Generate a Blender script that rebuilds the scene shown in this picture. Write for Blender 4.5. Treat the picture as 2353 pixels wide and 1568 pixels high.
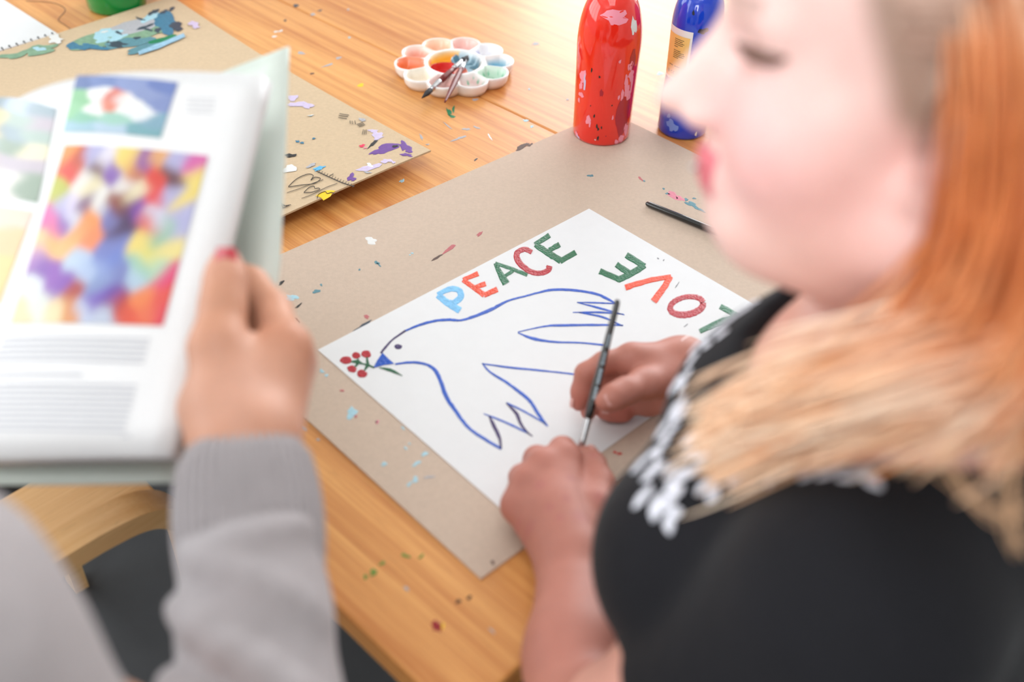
import bpy, bmesh, math, random
import numpy as np
from mathutils import Vector, Matrix
from mathutils.bvhtree import BVHTree

# ------------------------------------------------------------------ scene reset
for o in list(bpy.data.objects):
    bpy.data.objects.remove(o, do_unlink=True)
SC = bpy.context.scene
COL = SC.collection
random.seed(7)
RNG = np.random.default_rng(11)

# ------------------------------------------------------------------ camera
IW, IH, FPX = 2353.0, 1568.0, 2287.6
CAM = np.array([0.0, 0.0, 1.44])
CM = np.array([[0.999441, 0.02169174, 0.02543916],        # image right
               [0.03343176, -0.64847358, -0.76050268],    # image down
               [0.0, 0.76092804, -0.64883628]])           # forward
cd = bpy.data.cameras.new('camera')
cam = bpy.data.objects.new('camera', cd)
COL.objects.link(cam)
cd.sensor_width = 36.0
cd.lens = FPX / IW * 36.0
cd.clip_start = 0.02
R3 = Matrix((CM[0], -CM[1], -CM[2])).transposed()
cam.matrix_world = Matrix.Translation(Vector(CAM)) @ R3.to_4x4()
cd.dof.use_dof = True
cd.dof.focus_distance = 1.27
cd.dof.aperture_fstop = 2.5
SC.camera = cam

# ------------------------------------------------------------------ light and exposure
SC.view_settings.view_transform = 'Standard'
SC.view_settings.look = 'None'
SC.view_settings.gamma = 1.0
SC.view_settings.use_curve_mapping = False
SC.view_settings.exposure = -0.16
w = bpy.data.worlds.new('overcast')
SC.world = w
w.use_nodes = True
w.node_tree.nodes['Background'].inputs[0].default_value = (0.86, 0.93, 1.0, 1)
w.node_tree.nodes['Background'].inputs[1].default_value = 1.0


def area(name, loc, target, sx, sy, power, color=(1, 1, 1)):
    l = bpy.data.lights.new(name, 'AREA')
    l.shape = 'RECTANGLE'
    l.size, l.size_y = sx, sy
    l.energy = power
    l.color = color
    o = bpy.data.objects.new(name, l)
    COL.objects.link(o)
    o.location = loc
    d = Vector(target) - Vector(loc)
    o.rotation_euler = d.to_track_quat('-Z', 'Y').to_euler()
    return o


# daylight entering by the room's windows: far wall, left wall, skylight
area('daylight_far', (1.7, 4.42, 1.95), (1.7, 0, 1.95), 3.4, 1.9, 160, (0.97, 0.985, 1.0))
area('daylight_left', (-3.42, 1.4, 1.95), (0, 1.4, 1.95), 3.6, 1.9, 80, (0.97, 0.985, 1.0))
area('daylight_skylight', (-0.25, -0.35, 3.3), (-0.25, -0.35, 0), 1.3, 1.9, 28, (0.98, 0.99, 1.0))
area('daylight_front', (-1.7, -2.42, 2.0), (-1.7, 0, 2.0), 1.3, 1.6, 88, (0.98, 0.99, 1.0))

# ------------------------------------------------------------------ helpers
TZ = 0.74                                                   # table height


def P(px, py, h=0.0):
    """photo pixel -> point h metres above the table plane"""
    d = CM.T @ np.array([(px - IW / 2) / FPX, (py - IH / 2) / FPX, 1.0])
    return CAM + d * ((TZ + h - CAM[2]) / d[2])


def Pd(px, py, dep):
    return CAM + CM.T @ np.array([(px - IW / 2) / FPX, (py - IH / 2) / FPX, 1.0]) * dep


def lin(r, g, b):
    def f(c):
        c /= 255.0
        return c / 12.92 if c <= 0.04045 else ((c + 0.055) / 1.055) ** 2.4
    return (f(r), f(g), f(b))


MATS = {}


def mat(name, color, rough=0.6, var=0.0, vscale=20.0, bump=0.0, bscale=200.0, metal=0.0, spec=0.5,
        coat=0.0, sss=0.0, stretch=None, attr=None, sheen=0.0):
    if name in MATS:
        return MATS[name]
    m = bpy.data.materials.new(name)
    m.use_nodes = True
    nt = m.node_tree
    b = nt.nodes['Principled BSDF']
    b.inputs['Roughness'].default_value = rough
    b.inputs['Metallic'].default_value = metal
    b.inputs['Specular IOR Level'].default_value = spec
    b.inputs['Coat Weight'].default_value = coat
    b.inputs['Coat Roughness'].default_value = 0.08
    b.inputs['Sheen Weight'].default_value = sheen
    if sss:
        b.inputs['Subsurface Weight'].default_value = sss
        b.inputs['Subsurface Radius'].default_value = (0.006, 0.0025, 0.0015)
        b.inputs['Subsurface Scale'].default_value = 1.0
    tc = nt.nodes.new('ShaderNodeTexCoord')
    mp = nt.nodes.new('ShaderNodeMapping')
    nt.links.new(tc.outputs['Object'], mp.inputs[0])
    if stretch:
        mp.inputs['Scale'].default_value = stretch
    n = nt.nodes.new('ShaderNodeTexNoise')
    n.inputs['Scale'].default_value = vscale
    n.inputs['Detail'].default_value = 5
    nt.links.new(mp.outputs[0], n.inputs['Vector'])
    mx = nt.nodes.new('ShaderNodeMix')
    mx.data_type = 'RGBA'
    mx.blend_type = 'MULTIPLY'
    mx.inputs[0].default_value = 1.0
    rp = nt.nodes.new('ShaderNodeMapRange')
    rp.inputs[1].default_value = 0.25
    rp.inputs[2].default_value = 0.75
    rp.inputs[3].default_value = 1.0 - var
    rp.inputs[4].default_value = 1.0 + var
    nt.links.new(n.outputs[0], rp.inputs[0])
    nt.links.new(rp.outputs[0], mx.inputs[7])
    if attr:
        a = nt.nodes.new('ShaderNodeAttribute')
        a.attribute_name = attr
        nt.links.new(a.outputs['Color'], mx.inputs[6])
    else:
        mx.inputs[6].default_value = (*color, 1)
    nt.links.new(mx.outputs[2], b.inputs['Base Color'])
    if bump:
        n2 = nt.nodes.new('ShaderNodeTexNoise')
        n2.inputs['Scale'].default_value = bscale
        n2.inputs['Detail'].default_value = 3
        nt.links.new(mp.outputs[0], n2.inputs['Vector'])
        bp = nt.nodes.new('ShaderNodeBump')
        bp.inputs['Strength'].default_value = bump
        bp.inputs['Distance'].default_value = 0.002
        nt.links.new(n2.outputs[0], bp.inputs['Height'])
        nt.links.new(bp.outputs[0], b.inputs['Normal'])
    MATS[name] = m
    return m


def wood(name, c1, c2, rough, scale=1.0, dark=None, coat=0.0, along=0):
    """wood with grain running along local axis `along`"""
    m = bpy.data.materials.new(name)
    m.use_nodes = True
    nt = m.node_tree
    b = nt.nodes['Principled BSDF']
    b.inputs['Roughness'].default_value = rough
    b.inputs['Coat Weight'].default_value = coat
    b.inputs['Coat Roughness'].default_value = 0.25
    tc = nt.nodes.new('ShaderNodeTexCoord')

    def noise(sc, sx, detail=4, dist=0.0):
        mp = nt.nodes.new('ShaderNodeMapping')
        s = [sc, sc, sc]
        s[along] = sx
        mp.inputs['Scale'].default_value = s
        nt.links.new(tc.outputs['Object'], mp.inputs[0])
        n = nt.nodes.new('ShaderNodeTexNoise')
        n.inputs['Scale'].default_value = 1.0
        n.inputs['Detail'].default_value = detail
        n.inputs['Distortion'].default_value = dist
        nt.links.new(mp.outputs[0], n.inputs['Vector'])
        return n.outputs[0]
    a = noise(75 * scale, 2.2 * scale, 4, 0.3)
    f = noise(420 * scale, 9 * scale, 3)
    g = noise(7 * scale, 0.8 * scale, 2)
    ad = nt.nodes.new('ShaderNodeMath')
    ad.operation = 'MULTIPLY_ADD'
    nt.links.new(f, ad.inputs[0])
    ad.inputs[1].default_value = 0.55
    nt.links.new(a, ad.inputs[2])
    ad2 = nt.nodes.new('ShaderNodeMath')
    ad2.operation = 'MULTIPLY_ADD'
    nt.links.new(g, ad2.inputs[0])
    ad2.inputs[1].default_value = 0.5
    nt.links.new(ad.outputs[0], ad2.inputs[2])
    cr = nt.nodes.new('ShaderNodeValToRGB')
    cr.color_ramp.elements[0].position = 0.72
    cr.color_ramp.elements[0].color = (*c2, 1)
    cr.color_ramp.elements[1].position = 1.18
    cr.color_ramp.elements[1].color = (*c1, 1)
    sub = nt.nodes.new('ShaderNodeMath')
    sub.operation = 'MULTIPLY'
    sub.inputs[1].default_value = 1.0
    nt.links.new(ad2.outputs[0], sub.inputs[0])
    nt.links.new(sub.outputs[0], cr.inputs[0])
    cr.color_ramp.elements[1].position = 1.0
    cr.color_ramp.elements[0].position = 0.55
    sub.inputs[1].default_value = 0.78
    # sparse short dark pores
    po = noise(900 * scale, 26 * scale, 2)
    pr_ = nt.nodes.new('ShaderNodeMapRange')
    pr_.inputs[1].default_value = 0.63
    pr_.inputs[2].default_value = 0.75
    nt.links.new(po, pr_.inputs[0])
    mx = nt.nodes.new('ShaderNodeMix')
    mx.data_type = 'RGBA'
    mx.blend_type = 'MIX'
    pm = nt.nodes.new('ShaderNodeMath')
    pm.operation = 'MULTIPLY'
    pm.inputs[1].default_value = 0.45
    nt.links.new(pr_.outputs[0], pm.inputs[0])
    nt.links.new(pm.outputs[0], mx.inputs[0])
    nt.links.new(cr.outputs[0], mx.inputs[6])
    mx.inputs[7].default_value = (*(dark or [c * 0.45 for c in c2]), 1)
    nt.links.new(mx.outputs[2], b.inputs['Base Color'])
    bp = nt.nodes.new('ShaderNodeBump')
    bp.inputs['Strength'].default_value = 0.12
    bp.inputs['Distance'].default_value = 0.001
    nt.links.new(f, bp.inputs['Height'])
    nt.links.new(bp.outputs[0], b.inputs['Normal'])
    return m


def meta(o, label, cat, group=None, kind=None):
    o['label'] = label
    o['category'] = cat
    if group:
        o['group'] = group
    if kind:
        o['kind'] = kind
    return o


def empty(name, loc=(0, 0, 0), rotz=0.0):
    o = bpy.data.objects.new(name, None)
    o.empty_display_size = 0.05
    COL.objects.link(o)
    o.location = Vector(loc)
    o.rotation_euler = (0, 0, rotz)
    return o


def mk(name, verts, faces, m=None, parent=None, smooth=False, world=True, colors=None):
    """one mesh object; verts in world coordinates (world=True) or in the parent's"""
    me = bpy.data.meshes.new(name)
    V = [tuple(map(float, v)) for v in verts]
    me.from_pydata(V, [], [tuple(int(i) for i in f) for f in faces])
    if colors is not None:
        at = me.color_attributes.new('Col', 'FLOAT_COLOR', 'POINT')
        c = np.ones((len(V), 4), np.float32)
        c[:, :3] = colors
        at.data.foreach_set('color', c.ravel())
    if smooth:
        me.polygons.foreach_set('use_smooth', [True] * len(me.polygons))
    me.update()
    if m:
        me.materials.append(m)
    o = bpy.data.objects.new(name, me)
    COL.objects.link(o)
    if parent:
        o.parent = parent
        if world:
            bm_ = Matrix.LocRotScale(parent.location, parent.rotation_euler, None)
            if parent.parent:
                pp_ = parent.parent
                bm_ = Matrix.LocRotScale(pp_.location, pp_.rotation_euler, None) @ bm_
            me.transform(bm_.inverted())
    return o


def settle(o):
    """move the origin of a top-level mesh to the middle of its base"""
    me = o.data
    n = len(me.vertices)
    a = np.empty(n * 3, np.float32)
    me.vertices.foreach_get('co', a)
    a = a.reshape(-1, 3)
    c = Vector(((a[:, 0].min() + a[:, 0].max()) / 2, (a[:, 1].min() + a[:, 1].max()) / 2, a[:, 2].min()))
    me.transform(Matrix.Translation(-c))
    o.location = o.location + c
    return o


class MB:
    def __init__(s):
        s.v, s.f = [], []

    def add(s, v, f):
        b = len(s.v)
        s.v += [tuple(x) for x in v]
        s.f += [tuple(i + b for i in q) for q in f]

    def box(s, x0, x1, y0, y1, z0, z1, bev=0.0):
        bm = bmesh.new()
        bmesh.ops.create_cube(bm, size=1)
        for q in bm.verts:
            q.co = Vector(((x0 + x1) / 2 + q.co.x * (x1 - x0), (y0 + y1) / 2 + q.co.y * (y1 - y0),
                           (z0 + z1) / 2 + q.co.z * (z1 - z0)))
        if bev:
            bmesh.ops.bevel(bm, geom=bm.edges[:], offset=bev, segments=2, affect='EDGES', profile=0.5)
        bm.verts.index_update()
        s.add([q.co[:] for q in bm.verts], [[q.index for q in f.verts] for f in bm.faces])
        bm.free()
        return s

    def tube(s, pts, rad, n=8, cap=True):
        pts = [Vector(p) for p in pts]
        rs = rad if isinstance(rad, (list, tuple, np.ndarray)) else [rad] * len(pts)
        V, F = [], []
        up = None
        for i, p in enumerate(pts):
            t = (pts[min(i + 1, len(pts) - 1)] - pts[max(i - 1, 0)])
            if t.length < 1e-9:
                t = Vector((0, 0, 1))
            t.normalize()
            if up is None:
                up = t.orthogonal().normalized()
            up = (up - t * up.dot(t))
            if up.length < 1e-6:
                up = t.orthogonal()
            up.normalize()
            sd = t.cross(up)
            for k in range(n):
                a = 2 * math.pi * k / n
                V.append(p + (up * math.cos(a) + sd * math.sin(a)) * rs[i])
        for i in range(len(pts) - 1):
            for k in range(n):
                F.append((i * n + k, i * n + (k + 1) % n, (i + 1) * n + (k + 1) % n, (i + 1) * n + k))
        if cap:
            F.append(tuple(range(n))[::-1])
            F.append(tuple((len(pts) - 1) * n + k for k in range(n)))
        s.add(V, F)
        return s

    def lathe(s, prof, n=40, base=(0, 0, 0)):
        V, F = [], []
        for r, z in prof:
            for k in range(n):
                a = 2 * math.pi * k / n
                V.append((base[0] + r * math.cos(a), base[1] + r * math.sin(a), base[2] + z))
        for i in range(len(prof) - 1):
            for k in range(n):
                F.append((i * n + k, i * n + (k + 1) % n, (i + 1) * n + (k + 1) % n, (i + 1) * n + k))
        F.append(tuple(range(n))[::-1])
        F.append(tuple((len(prof) - 1) * n + k for k in range(n)))
        s.add(V, F)
        return s

    def build(s, name, m=None, parent=None, smooth=False, world=False):
        return mk(name, s.v, s.f, m, parent, smooth, world)


def crom(pts, n=6):
    """Catmull-Rom through a list of tuples"""
    a = np.array(pts, float)
    if len(a) < 3:
        t = np.linspace(0, 1, n + 1)[:, None]
        return a[0] * (1 - t) + a[-1] * t
    q = np.vstack([2 * a[0] - a[1], a, 2 * a[-1] - a[-2]])
    out = []
    for i in range(1, len(q) - 2):
        p0, p1, p2, p3 = q[i - 1], q[i], q[i + 1], q[i + 2]
        for t in np.linspace(0, 1, n, endpoint=False):
            out.append(0.5 * (2 * p1 + (p2 - p0) * t + (2 * p0 - 5 * p1 + 4 * p2 - p3) * t * t
                              + (3 * p1 - p0 - 3 * p2 + p3) * t ** 3))
    out.append(a[-1])
    return np.array(out)


def ribbon(name, pts, h, m, parent, smoothn=5, thick=0.0004, jitter=0.06, wob=1, surf=None, straight=False):
    """brush stroke: pts = (px, py, width px) laid on the plane h above the table"""
    if straight:
        a = []
        for p, q in zip(pts[:-1], pts[1:]):
            for t in np.linspace(0, 1, 6, endpoint=False):
                a.append(np.array(p) * (1 - t) + np.array(q) * t)
        a.append(np.array(pts[-1], float))
        a = np.array(a)
    else:
        a = crom(pts, smoothn)
    L, Rr = [], []
    n = len(a)
    for i in range(n):
        t = a[min(i + 1, n - 1), :2] - a[max(i - 1, 0), :2]
        t = t / (np.linalg.norm(t) + 1e-9)
        nn = np.array([-t[1], t[0]])
        wv = a[i, 2] / 2
        L.append(a[i, :2] + nn * wv * (1 + jitter * RNG.normal()))
        Rr.append(a[i, :2] - nn * wv * (1 + jitter * RNG.normal()))
    S = surf or (lambda x, y, dh: P(x, y, h + dh))
    V, F = [], []
    for i in range(n):
        V += [S(*L[i], 0.0), S(*(L[i] * .86 + Rr[i] * .14), thick), S(*(Rr[i] * .86 + L[i] * .14), thick), S(*Rr[i], 0.0)]
    for i in range(n - 1):
        for k in range(3):
            F.append((4 * i + k, 4 * i + 4 + k, 4 * i + 5 + k, 4 * i + 1 + k))
    F += [(0, 1, 2, 3), (4 * n - 1, 4 * n - 2, 4 * n - 3, 4 * n - 4)]
    o = mk(name, V, F, m, parent, smooth=False)
    return fixn(o)


def fixn(o):
    bm = bmesh.new()
    bm.from_mesh(o.data)
    bmesh.ops.recalc_face_normals(bm, faces=bm.faces[:])
    bm.to_mesh(o.data)
    bm.free()
    return o


def blob(name, cx, cy, rx, ry, ang, h, m, parent, rough=0.25, n=16, surf=None, thick=0.0003):
    """irregular paint spot in photo pixels laid on the plane h above the table"""
    a0 = math.radians(ang)
    ph = RNG.uniform(0, 6.28, 4)
    S = surf or (lambda x, y, dh: P(x, y, h + dh))
    ring = []
    for k in range(n):
        a = 2 * math.pi * k / n
        r = 1 + rough * (0.6 * math.sin(2 * a + ph[0]) + 0.5 * math.sin(3 * a + ph[1]) + 0.5 * math.sin(5 * a + ph[2]) + .3 * RNG.normal())
        r = max(r, .25)
        x, y = r * rx * math.cos(a), r * ry * math.sin(a)
        ring.append((cx + x * math.cos(a0) - y * math.sin(a0), cy + x * math.sin(a0) + y * math.cos(a0)))
    V = [S(x, y, 0.0) for x, y in ring]
    V += [S(cx + (x - cx) * .8, cy + (y - cy) * .8, thick) for x, y in ring]
    V.append(S(cx, cy, thick))
    F = [(k, (k + 1) % n, n + (k + 1) % n, n + k) for k in range(n)] + [(n + k, n + (k + 1) % n, 2 * n) for k in range(n)]
    return fixn(mk(name, V, F, m, parent))


# ------------------------------------------------------------------ implicit surfaces for bodies
class Field:
    def __init__(s, lo, hi, h):
        s.lo = np.array(lo, float)
        s.h = h
        s.n = np.ceil((np.array(hi) - s.lo) / h).astype(int) + 1
        s.a = np.full(s.n, 1.0, np.float32)

    def _slice(s, lo, hi):
        i0 = np.clip(np.floor((np.array(lo) - s.lo) / s.h).astype(int), 0, s.n)
        i1 = np.clip(np.ceil((np.array(hi) - s.lo) / s.h).astype(int) + 1, 0, s.n)
        if np.any(i1 <= i0):
            return None
        sl = tuple(slice(a, b) for a, b in zip(i0, i1))
        g = [(s.lo[k] + s.h * np.arange(i0[k], i1[k])).astype(np.float32) for k in range(3)]
        return sl, g[0][:, None, None], g[1][None, :, None], g[2][None, None, :]

    def _comb(s, sl, d, k, sub):
        a = s.a[sl]
        if sub:
            if k:
                hh = np.clip(0.5 - 0.5 * (a + d) / k, 0, 1)
                s.a[sl] = a * (1 - hh) + (-d) * hh + k * hh * (1 - hh)
            else:
                s.a[sl] = np.maximum(a, -d)
        elif k:
            hh = np.clip(0.5 + 0.5 * (a - d) / k, 0, 1)
            s.a[sl] = a * (1 - hh) + d * hh - k * hh * (1 - hh)
        else:
            s.a[sl] = np.minimum(a, d)

    def cone(s, p, q, r1, r2, k=0.01, sub=False):
        p, q = np.array(p, float), np.array(q, float)
        m = max(r1, r2) + k + 0.02
        r = s._slice(np.minimum(p, q) - m, np.maximum(p, q) + m)
        if r is None:
            return s
        sl, X, Y, Z = r
        d = q - p
        L2 = d @ d
        t = np.clip(((X - p[0]) * d[0] + (Y - p[1]) * d[1] + (Z - p[2]) * d[2]) / max(L2, 1e-12), 0, 1)
        D = np.sqrt((X - p[0] - t * d[0]) ** 2 + (Y - p[1] - t * d[1]) ** 2 + (Z - p[2] - t * d[2]) ** 2) - (r1 + (r2 - r1) * t)
        s._comb(sl, D, k, sub)
        return s

    def ell(s, c, r, R=None, k=0.01, sub=False):
        c, r = np.array(c, float), np.array(r, float)
        m = r.max() + k + 0.02
        q = s._slice(c - m, c + m)
        if q is None:
            return s
        sl, X, Y, Z = q
        R = np.eye(3) if R is None else np.array(R)         # columns are the local axes
        x, y, z = X - c[0], Y - c[1], Z - c[2]
        l = [x * R[0, i] + y * R[1, i] + z * R[2, i] for i in range(3)]
        k0 = np.sqrt(sum((l[i] / r[i]) ** 2 for i in range(3)))
        k1 = np.sqrt(sum((l[i] / r[i] ** 2) ** 2 for i in range(3)))
        s._comb(sl, k0 * (k0 - 1) / np.maximum(k1, 1e-9), k, sub)
        return s

    def chain(s, pts, rads, k=0.006):
        for a, b, r1, r2 in zip(pts[:-1], pts[1:], rads[:-1], rads[1:]):
            s.cone(a, b, r1, r2, k)
        return s

    def mesh(s, relax=2):
        a = s.a
        ins = a < 0
        n = np.array(a.shape) - 1
        cnt = np.zeros(n, np.int8)
        off = [(i, j, k) for i in (0, 1) for j in (0, 1) for k in (0, 1)]
        for o in off:
            cnt += ins[o[0]:o[0] + n[0], o[1]:o[1] + n[1], o[2]:o[2] + n[2]]
        act = np.argwhere((cnt > 0) & (cnt < 8))
        del cnt
        idx = np.full(n, -1, np.int32)
        idx[act[:, 0], act[:, 1], act[:, 2]] = np.arange(len(act))
        acc = np.zeros((len(act), 3))
        c = np.zeros(len(act))
        val = {o: a[act[:, 0] + o[0], act[:, 1] + o[1], act[:, 2] + o[2]].astype(float) for o in off}
        for o in off:
            for ax in range(3):
                if o[ax]:
                    continue
                o2 = list(o)
                o2[ax] = 1
                va, vb = val[o], val[tuple(o2)]
                m = (va < 0) != (vb < 0)
                t = np.where(m, va / np.where(m, va - vb, 1), 0)
                p = np.tile(np.array(o, float), (len(act), 1))
                p[:, ax] = t
                acc[m] += p[m]
                c[m] += 1
        V = s.lo + s.h * (act + acc / c[:, None])
        F = []
        for ax in range(3):
            b1, b2 = (ax + 1) % 3, (ax + 2) % 3
            sl0 = [slice(None)] * 3
            sl1 = [slice(None)] * 3
            sl0[ax] = slice(0, -1)
            sl1[ax] = slice(1, None)
            e = np.argwhere(ins[tuple(sl0)] != ins[tuple(sl1)])
            e = e[(e[:, b1] > 0) & (e[:, b2] > 0) & (e[:, b1] < n[b1]) & (e[:, b2] < n[b2]) & (e[:, ax] < n[ax])]
            q = []
            for d1, d2 in ((-1, -1), (0, -1), (0, 0), (-1, 0)):
                t = e.copy()
                t[:, b1] += d1
                t[:, b2] += d2
                q.append(idx[t[:, 0], t[:, 1], t[:, 2]])
            q = np.stack(q, 1)
            fl = ins[e[:, 0], e[:, 1], e[:, 2]]
            q[~fl] = q[~fl][:, ::-1]
            F.append(q)
        F = np.vstack(F)
        F = F[(F >= 0).all(1)]
        for _ in range(relax):
            sm = np.zeros_like(V)
            ct = np.zeros(len(V))
            for i in range(4):
                x, y = F[:, i], F[:, (i + 1) % 4]
                np.add.at(sm, x, V[y])
                np.add.at(sm, y, V[x])
                np.add.at(ct, x, 1)
                np.add.at(ct, y, 1)
            V = 0.5 * V + 0.5 * sm / np.maximum(ct, 1)[:, None]
        return V, F


def mkfast(name, V, F, m, parent=None, colors=None):
    me = bpy.data.meshes.new(name)
    V = np.asarray(V, np.float32)
    if parent is not None:
        V = V - np.array(parent.location, np.float32)
    me.vertices.add(len(V))
    me.vertices.foreach_set('co', V.ravel())
    me.loops.add(F.size)
    me.loops.foreach_set('vertex_index', F.astype(np.int32).ravel())
    me.polygons.add(len(F))
    me.polygons.foreach_set('loop_start', np.arange(0, F.size, F.shape[1], dtype=np.int32))
    me.polygons.foreach_set('use_smooth', np.ones(len(F), bool))
    me.update(calc_edges=True)
    me.validate()
    if colors is not None:
        at = me.color_attributes.new('Col', 'FLOAT_COLOR', 'POINT')
        c = np.ones((len(V), 4), np.float32)
        c[:, :3] = colors
        at.data.foreach_set('color', c.ravel())
    me.materials.append(m)
    o = bpy.data.objects.new(name, me)
    COL.objects.link(o)
    if parent is not None:
        o.parent = parent
    return o


# ------------------------------------------------------------------ the room
def st(o):
    o['kind'] = 'structure'
    return o


M_FLOOR = mat('floor_linoleum', lin(64, 66, 69), 0.55, 0.12, 9, 0.05, 300)
M_WALL = mat('wall_paint', (0.82, 0.82, 0.80), 0.8, 0.03, 3, 0.05, 400)
M_FRAME = mat('window_frame_paint', (0.8, 0.8, 0.78), 0.45, 0.02, 5)
st(MB().box(-3.6, 3.6, -2.6, 4.6, -0.1, 0.0).build('floor', M_FLOOR))
# ceiling with a skylight opening
c_ = MB()
c_.box(-3.6, 3.6, -2.6, -1.35, 3.2, 3.3).box(-3.6, 3.6, 0.65, 4.6, 3.2, 3.3)
c_.box(-3.6, -0.95, -1.35, 0.65, 3.2, 3.3).box(0.45, 3.6, -1.35, 0.65, 3.2, 3.3)
st(c_.build('ceiling', M_WALL))
b_ = MB()
b_.box(-3.6, 3.6, 4.5, 4.6, 0, 0.95).box(-3.6, 3.6, 4.5, 4.6, 2.95, 3.2)
b_.box(-3.6, -0.05, 4.5, 4.6, 0.95, 2.95).box(3.45, 3.6, 4.5, 4.6, 0.95, 2.95)
st(b_.build('wall_back', M_WALL))
b_ = MB()
b_.box(-3.6, -3.5, -2.6, 4.5, 0, 0.95).box(-3.6, -3.5, -2.6, 4.5, 2.95, 3.2)
b_.box(-3.6, -3.5, -2.6, -0.45, 0.95, 2.95).box(-3.6, -3.5, 3.25, 4.5, 0.95, 2.95)
st(b_.build('wall_left', M_WALL))
st(MB().box(3.5, 3.6, -2.6, 4.5, 0, 3.2).build('wall_right', M_WALL))
b_ = MB()
b_.box(-3.5, 3.5, -2.6, -2.5, 0, 1.05).box(-3.5, 3.5, -2.6, -2.5, 2.95, 3.2)
b_.box(-3.5, -2.4, -2.6, -2.5, 1.05, 2.95).box(-1.0, 3.5, -2.6, -2.5, 1.05, 2.95)
st(b_.build('wall_front', M_WALL))


def window(name, bars):
    m_ = MB()
    for b in bars:
        m_.box(*b)
    return st(m_.build(name, M_FRAME))


window('window_1', [(-0.05, 3.45, 4.34, 4.40, 0.95, 1.03), (-0.05, 3.45, 4.34, 4.40, 2.87, 2.95)] +
       [(x - 0.03, x + 0.03, 4.34, 4.40, 0.95, 2.95) for x in (-0.02, 0.85, 1.7, 2.55, 3.42)])
window('window_2', [(-3.40, -3.34, -0.45, 3.25, 0.95, 1.03), (-3.40, -3.34, -0.45, 3.25, 2.87, 2.95)] +
       [(-3.40, -3.34, y - 0.03, y + 0.03, 0.95, 2.95) for y in (-0.42, 0.5, 1.4, 2.3, 3.22)])
window('window_4', [(-2.4, -1.0, -2.40, -2.34, 1.05, 1.17), (-2.4, -1.0, -2.40, -2.34, 2.83, 2.95)] +
       [(x - 0.025, x + 0.025, -2.40, -2.34, 1.05, 2.95) for x in (-2.38, -2.05, -1.7, -1.35, -1.02)])
window('window_3', [(x - 0.02, x + 0.02, -1.35, 0.65, 3.2, 3.26) for x in (-0.93, -0.58, -0.25, 0.08, 0.43)] +
       [(-0.95, 0.45, y - 0.02, y + 0.02, 3.2, 3.26) for y in (-1.33, -0.35, 0.63)])

# ------------------------------------------------------------------ tables
UT = np.array([0.73353561, -0.67965102])
VT = np.array([0.67965102, 0.73353561])
TROT = math.atan2(UT[1], UT[0])


def uv(u, v, z=0.0):
    a = UT * u + VT * v
    return (a[0], a[1], z)


M_OAK = wood('table_top_wood', lin(238, 174, 102), lin(196, 120, 56), 0.40, 1.0, lin(120, 70, 30), coat=0.15)
M_OAKE = wood('table_edge_wood', lin(120, 74, 36), lin(84, 48, 22), 0.5, 1.0)
M_LEG = mat('table_leg_steel', lin(70, 70, 72), 0.4, metal=0.6)


def table(label, u0, u1, v0, v1, top):
    t = empty('wooden_table', uv((u0 + u1) / 2, (v0 + v1) / 2), TROT)
    a, b = (u1 - u0) / 2, (v1 - v0) / 2
    MB().box(-a, a, -b, b, TZ - 0.030, TZ, 0.003).build('tabletop', top, t)
    r = MB().box(-a + .06, a - .06, -b + .05, -b + .07, TZ - .10, TZ - .03).build('apron', M_OAKE, t)
    MB().box(-a + .06, a - .06, b - .07, b - .05, TZ - .10, TZ - .03).build('apron', M_OAKE, t)
    MB().box(a - .07, a - .05, -b + .05, b - .05, TZ - .10, TZ - .03).build('apron', M_OAKE, t)
    MB().box(-a + .05, -a + .07, -b + .05, b - .05, TZ - .10, TZ - .03).build('apron', M_OAKE, t)
    for sx in (-1, 1):
        for sy in (-1, 1):
            x, y = sx * (a - .08), sy * (b - .08)
            MB().box(x - .02, x + .02, y - .02, y + .02, 0, TZ - .03, .003).build('leg', M_LEG, t)
    meta(t, label, 'table', 'wooden tables pushed together')
    return t


TABLE = table('orange-brown wooden table under the dove painting, paint specks on its top', -2.15, -0.281, 0.258, 0.9782, M_OAK)
TABLE2 = table('wooden table butted against the first, flower palette and blue bottle side', -2.15, -0.281, 0.9790, 1.88, M_OAK)

# ------------------------------------------------------------------ big grey cardboard and the painting
M_CARD = mat('grey_board', lin(204, 183, 165), 0.8, 0.05, 240, 0.25, 900)
M_CARDE = M_CARD
CT = 0.0025


def board(name, A, B, C_, D, z0, z1, m, parent=None):
    V = [(*A, z0), (*B, z0), (*C_, z0), (*D, z0), (*A, z1), (*B, z1), (*C_, z1), (*D, z1)]
    F = [(3, 2, 1, 0), (4, 5, 6, 7), (0, 1, 5, 4), (1, 2, 6, 5), (2, 3, 7, 6), (3, 0, 4, 7)]
    return fixn(mk(name, V, F, m, parent))


cB, cL, cT = P(1105, 1330, CT)[:2], P(406, 689, CT)[:2], P(1397, 255, CT)[:2]
cR = cB + cT - cL
CARD = empty('cardboard_sheet', (*((cB + cT) / 2), TZ))
meta(CARD, 'large flat grey-brown cardboard sheet under the white dove painting', 'cardboard')
board('board', cB, cR, cT, cL, TZ, TZ + CT, M_CARD, CARD)

PZ = CT + 0.0008
M_PAPER = mat('white_paper', (0.79, 0.795, 0.81), 0.7, 0.012, 60, 0.06, 1200)
pL, pT, pB = P(730.6, 804, PZ)[:2], P(1353.5, 479.5, PZ)[:2], P(1174, 1189, PZ)[:2]
pR = pB + pT - pL
PAPER = empty('dove_painting', (*((pL + pR) / 2), TZ + CT))
meta(PAPER, 'white paper with a blue outlined dove and the words PEACE and LOVE', 'painting')
board('paper', pL, pB, pR, pT, TZ + CT, TZ + PZ, M_PAPER, PAPER)


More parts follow.
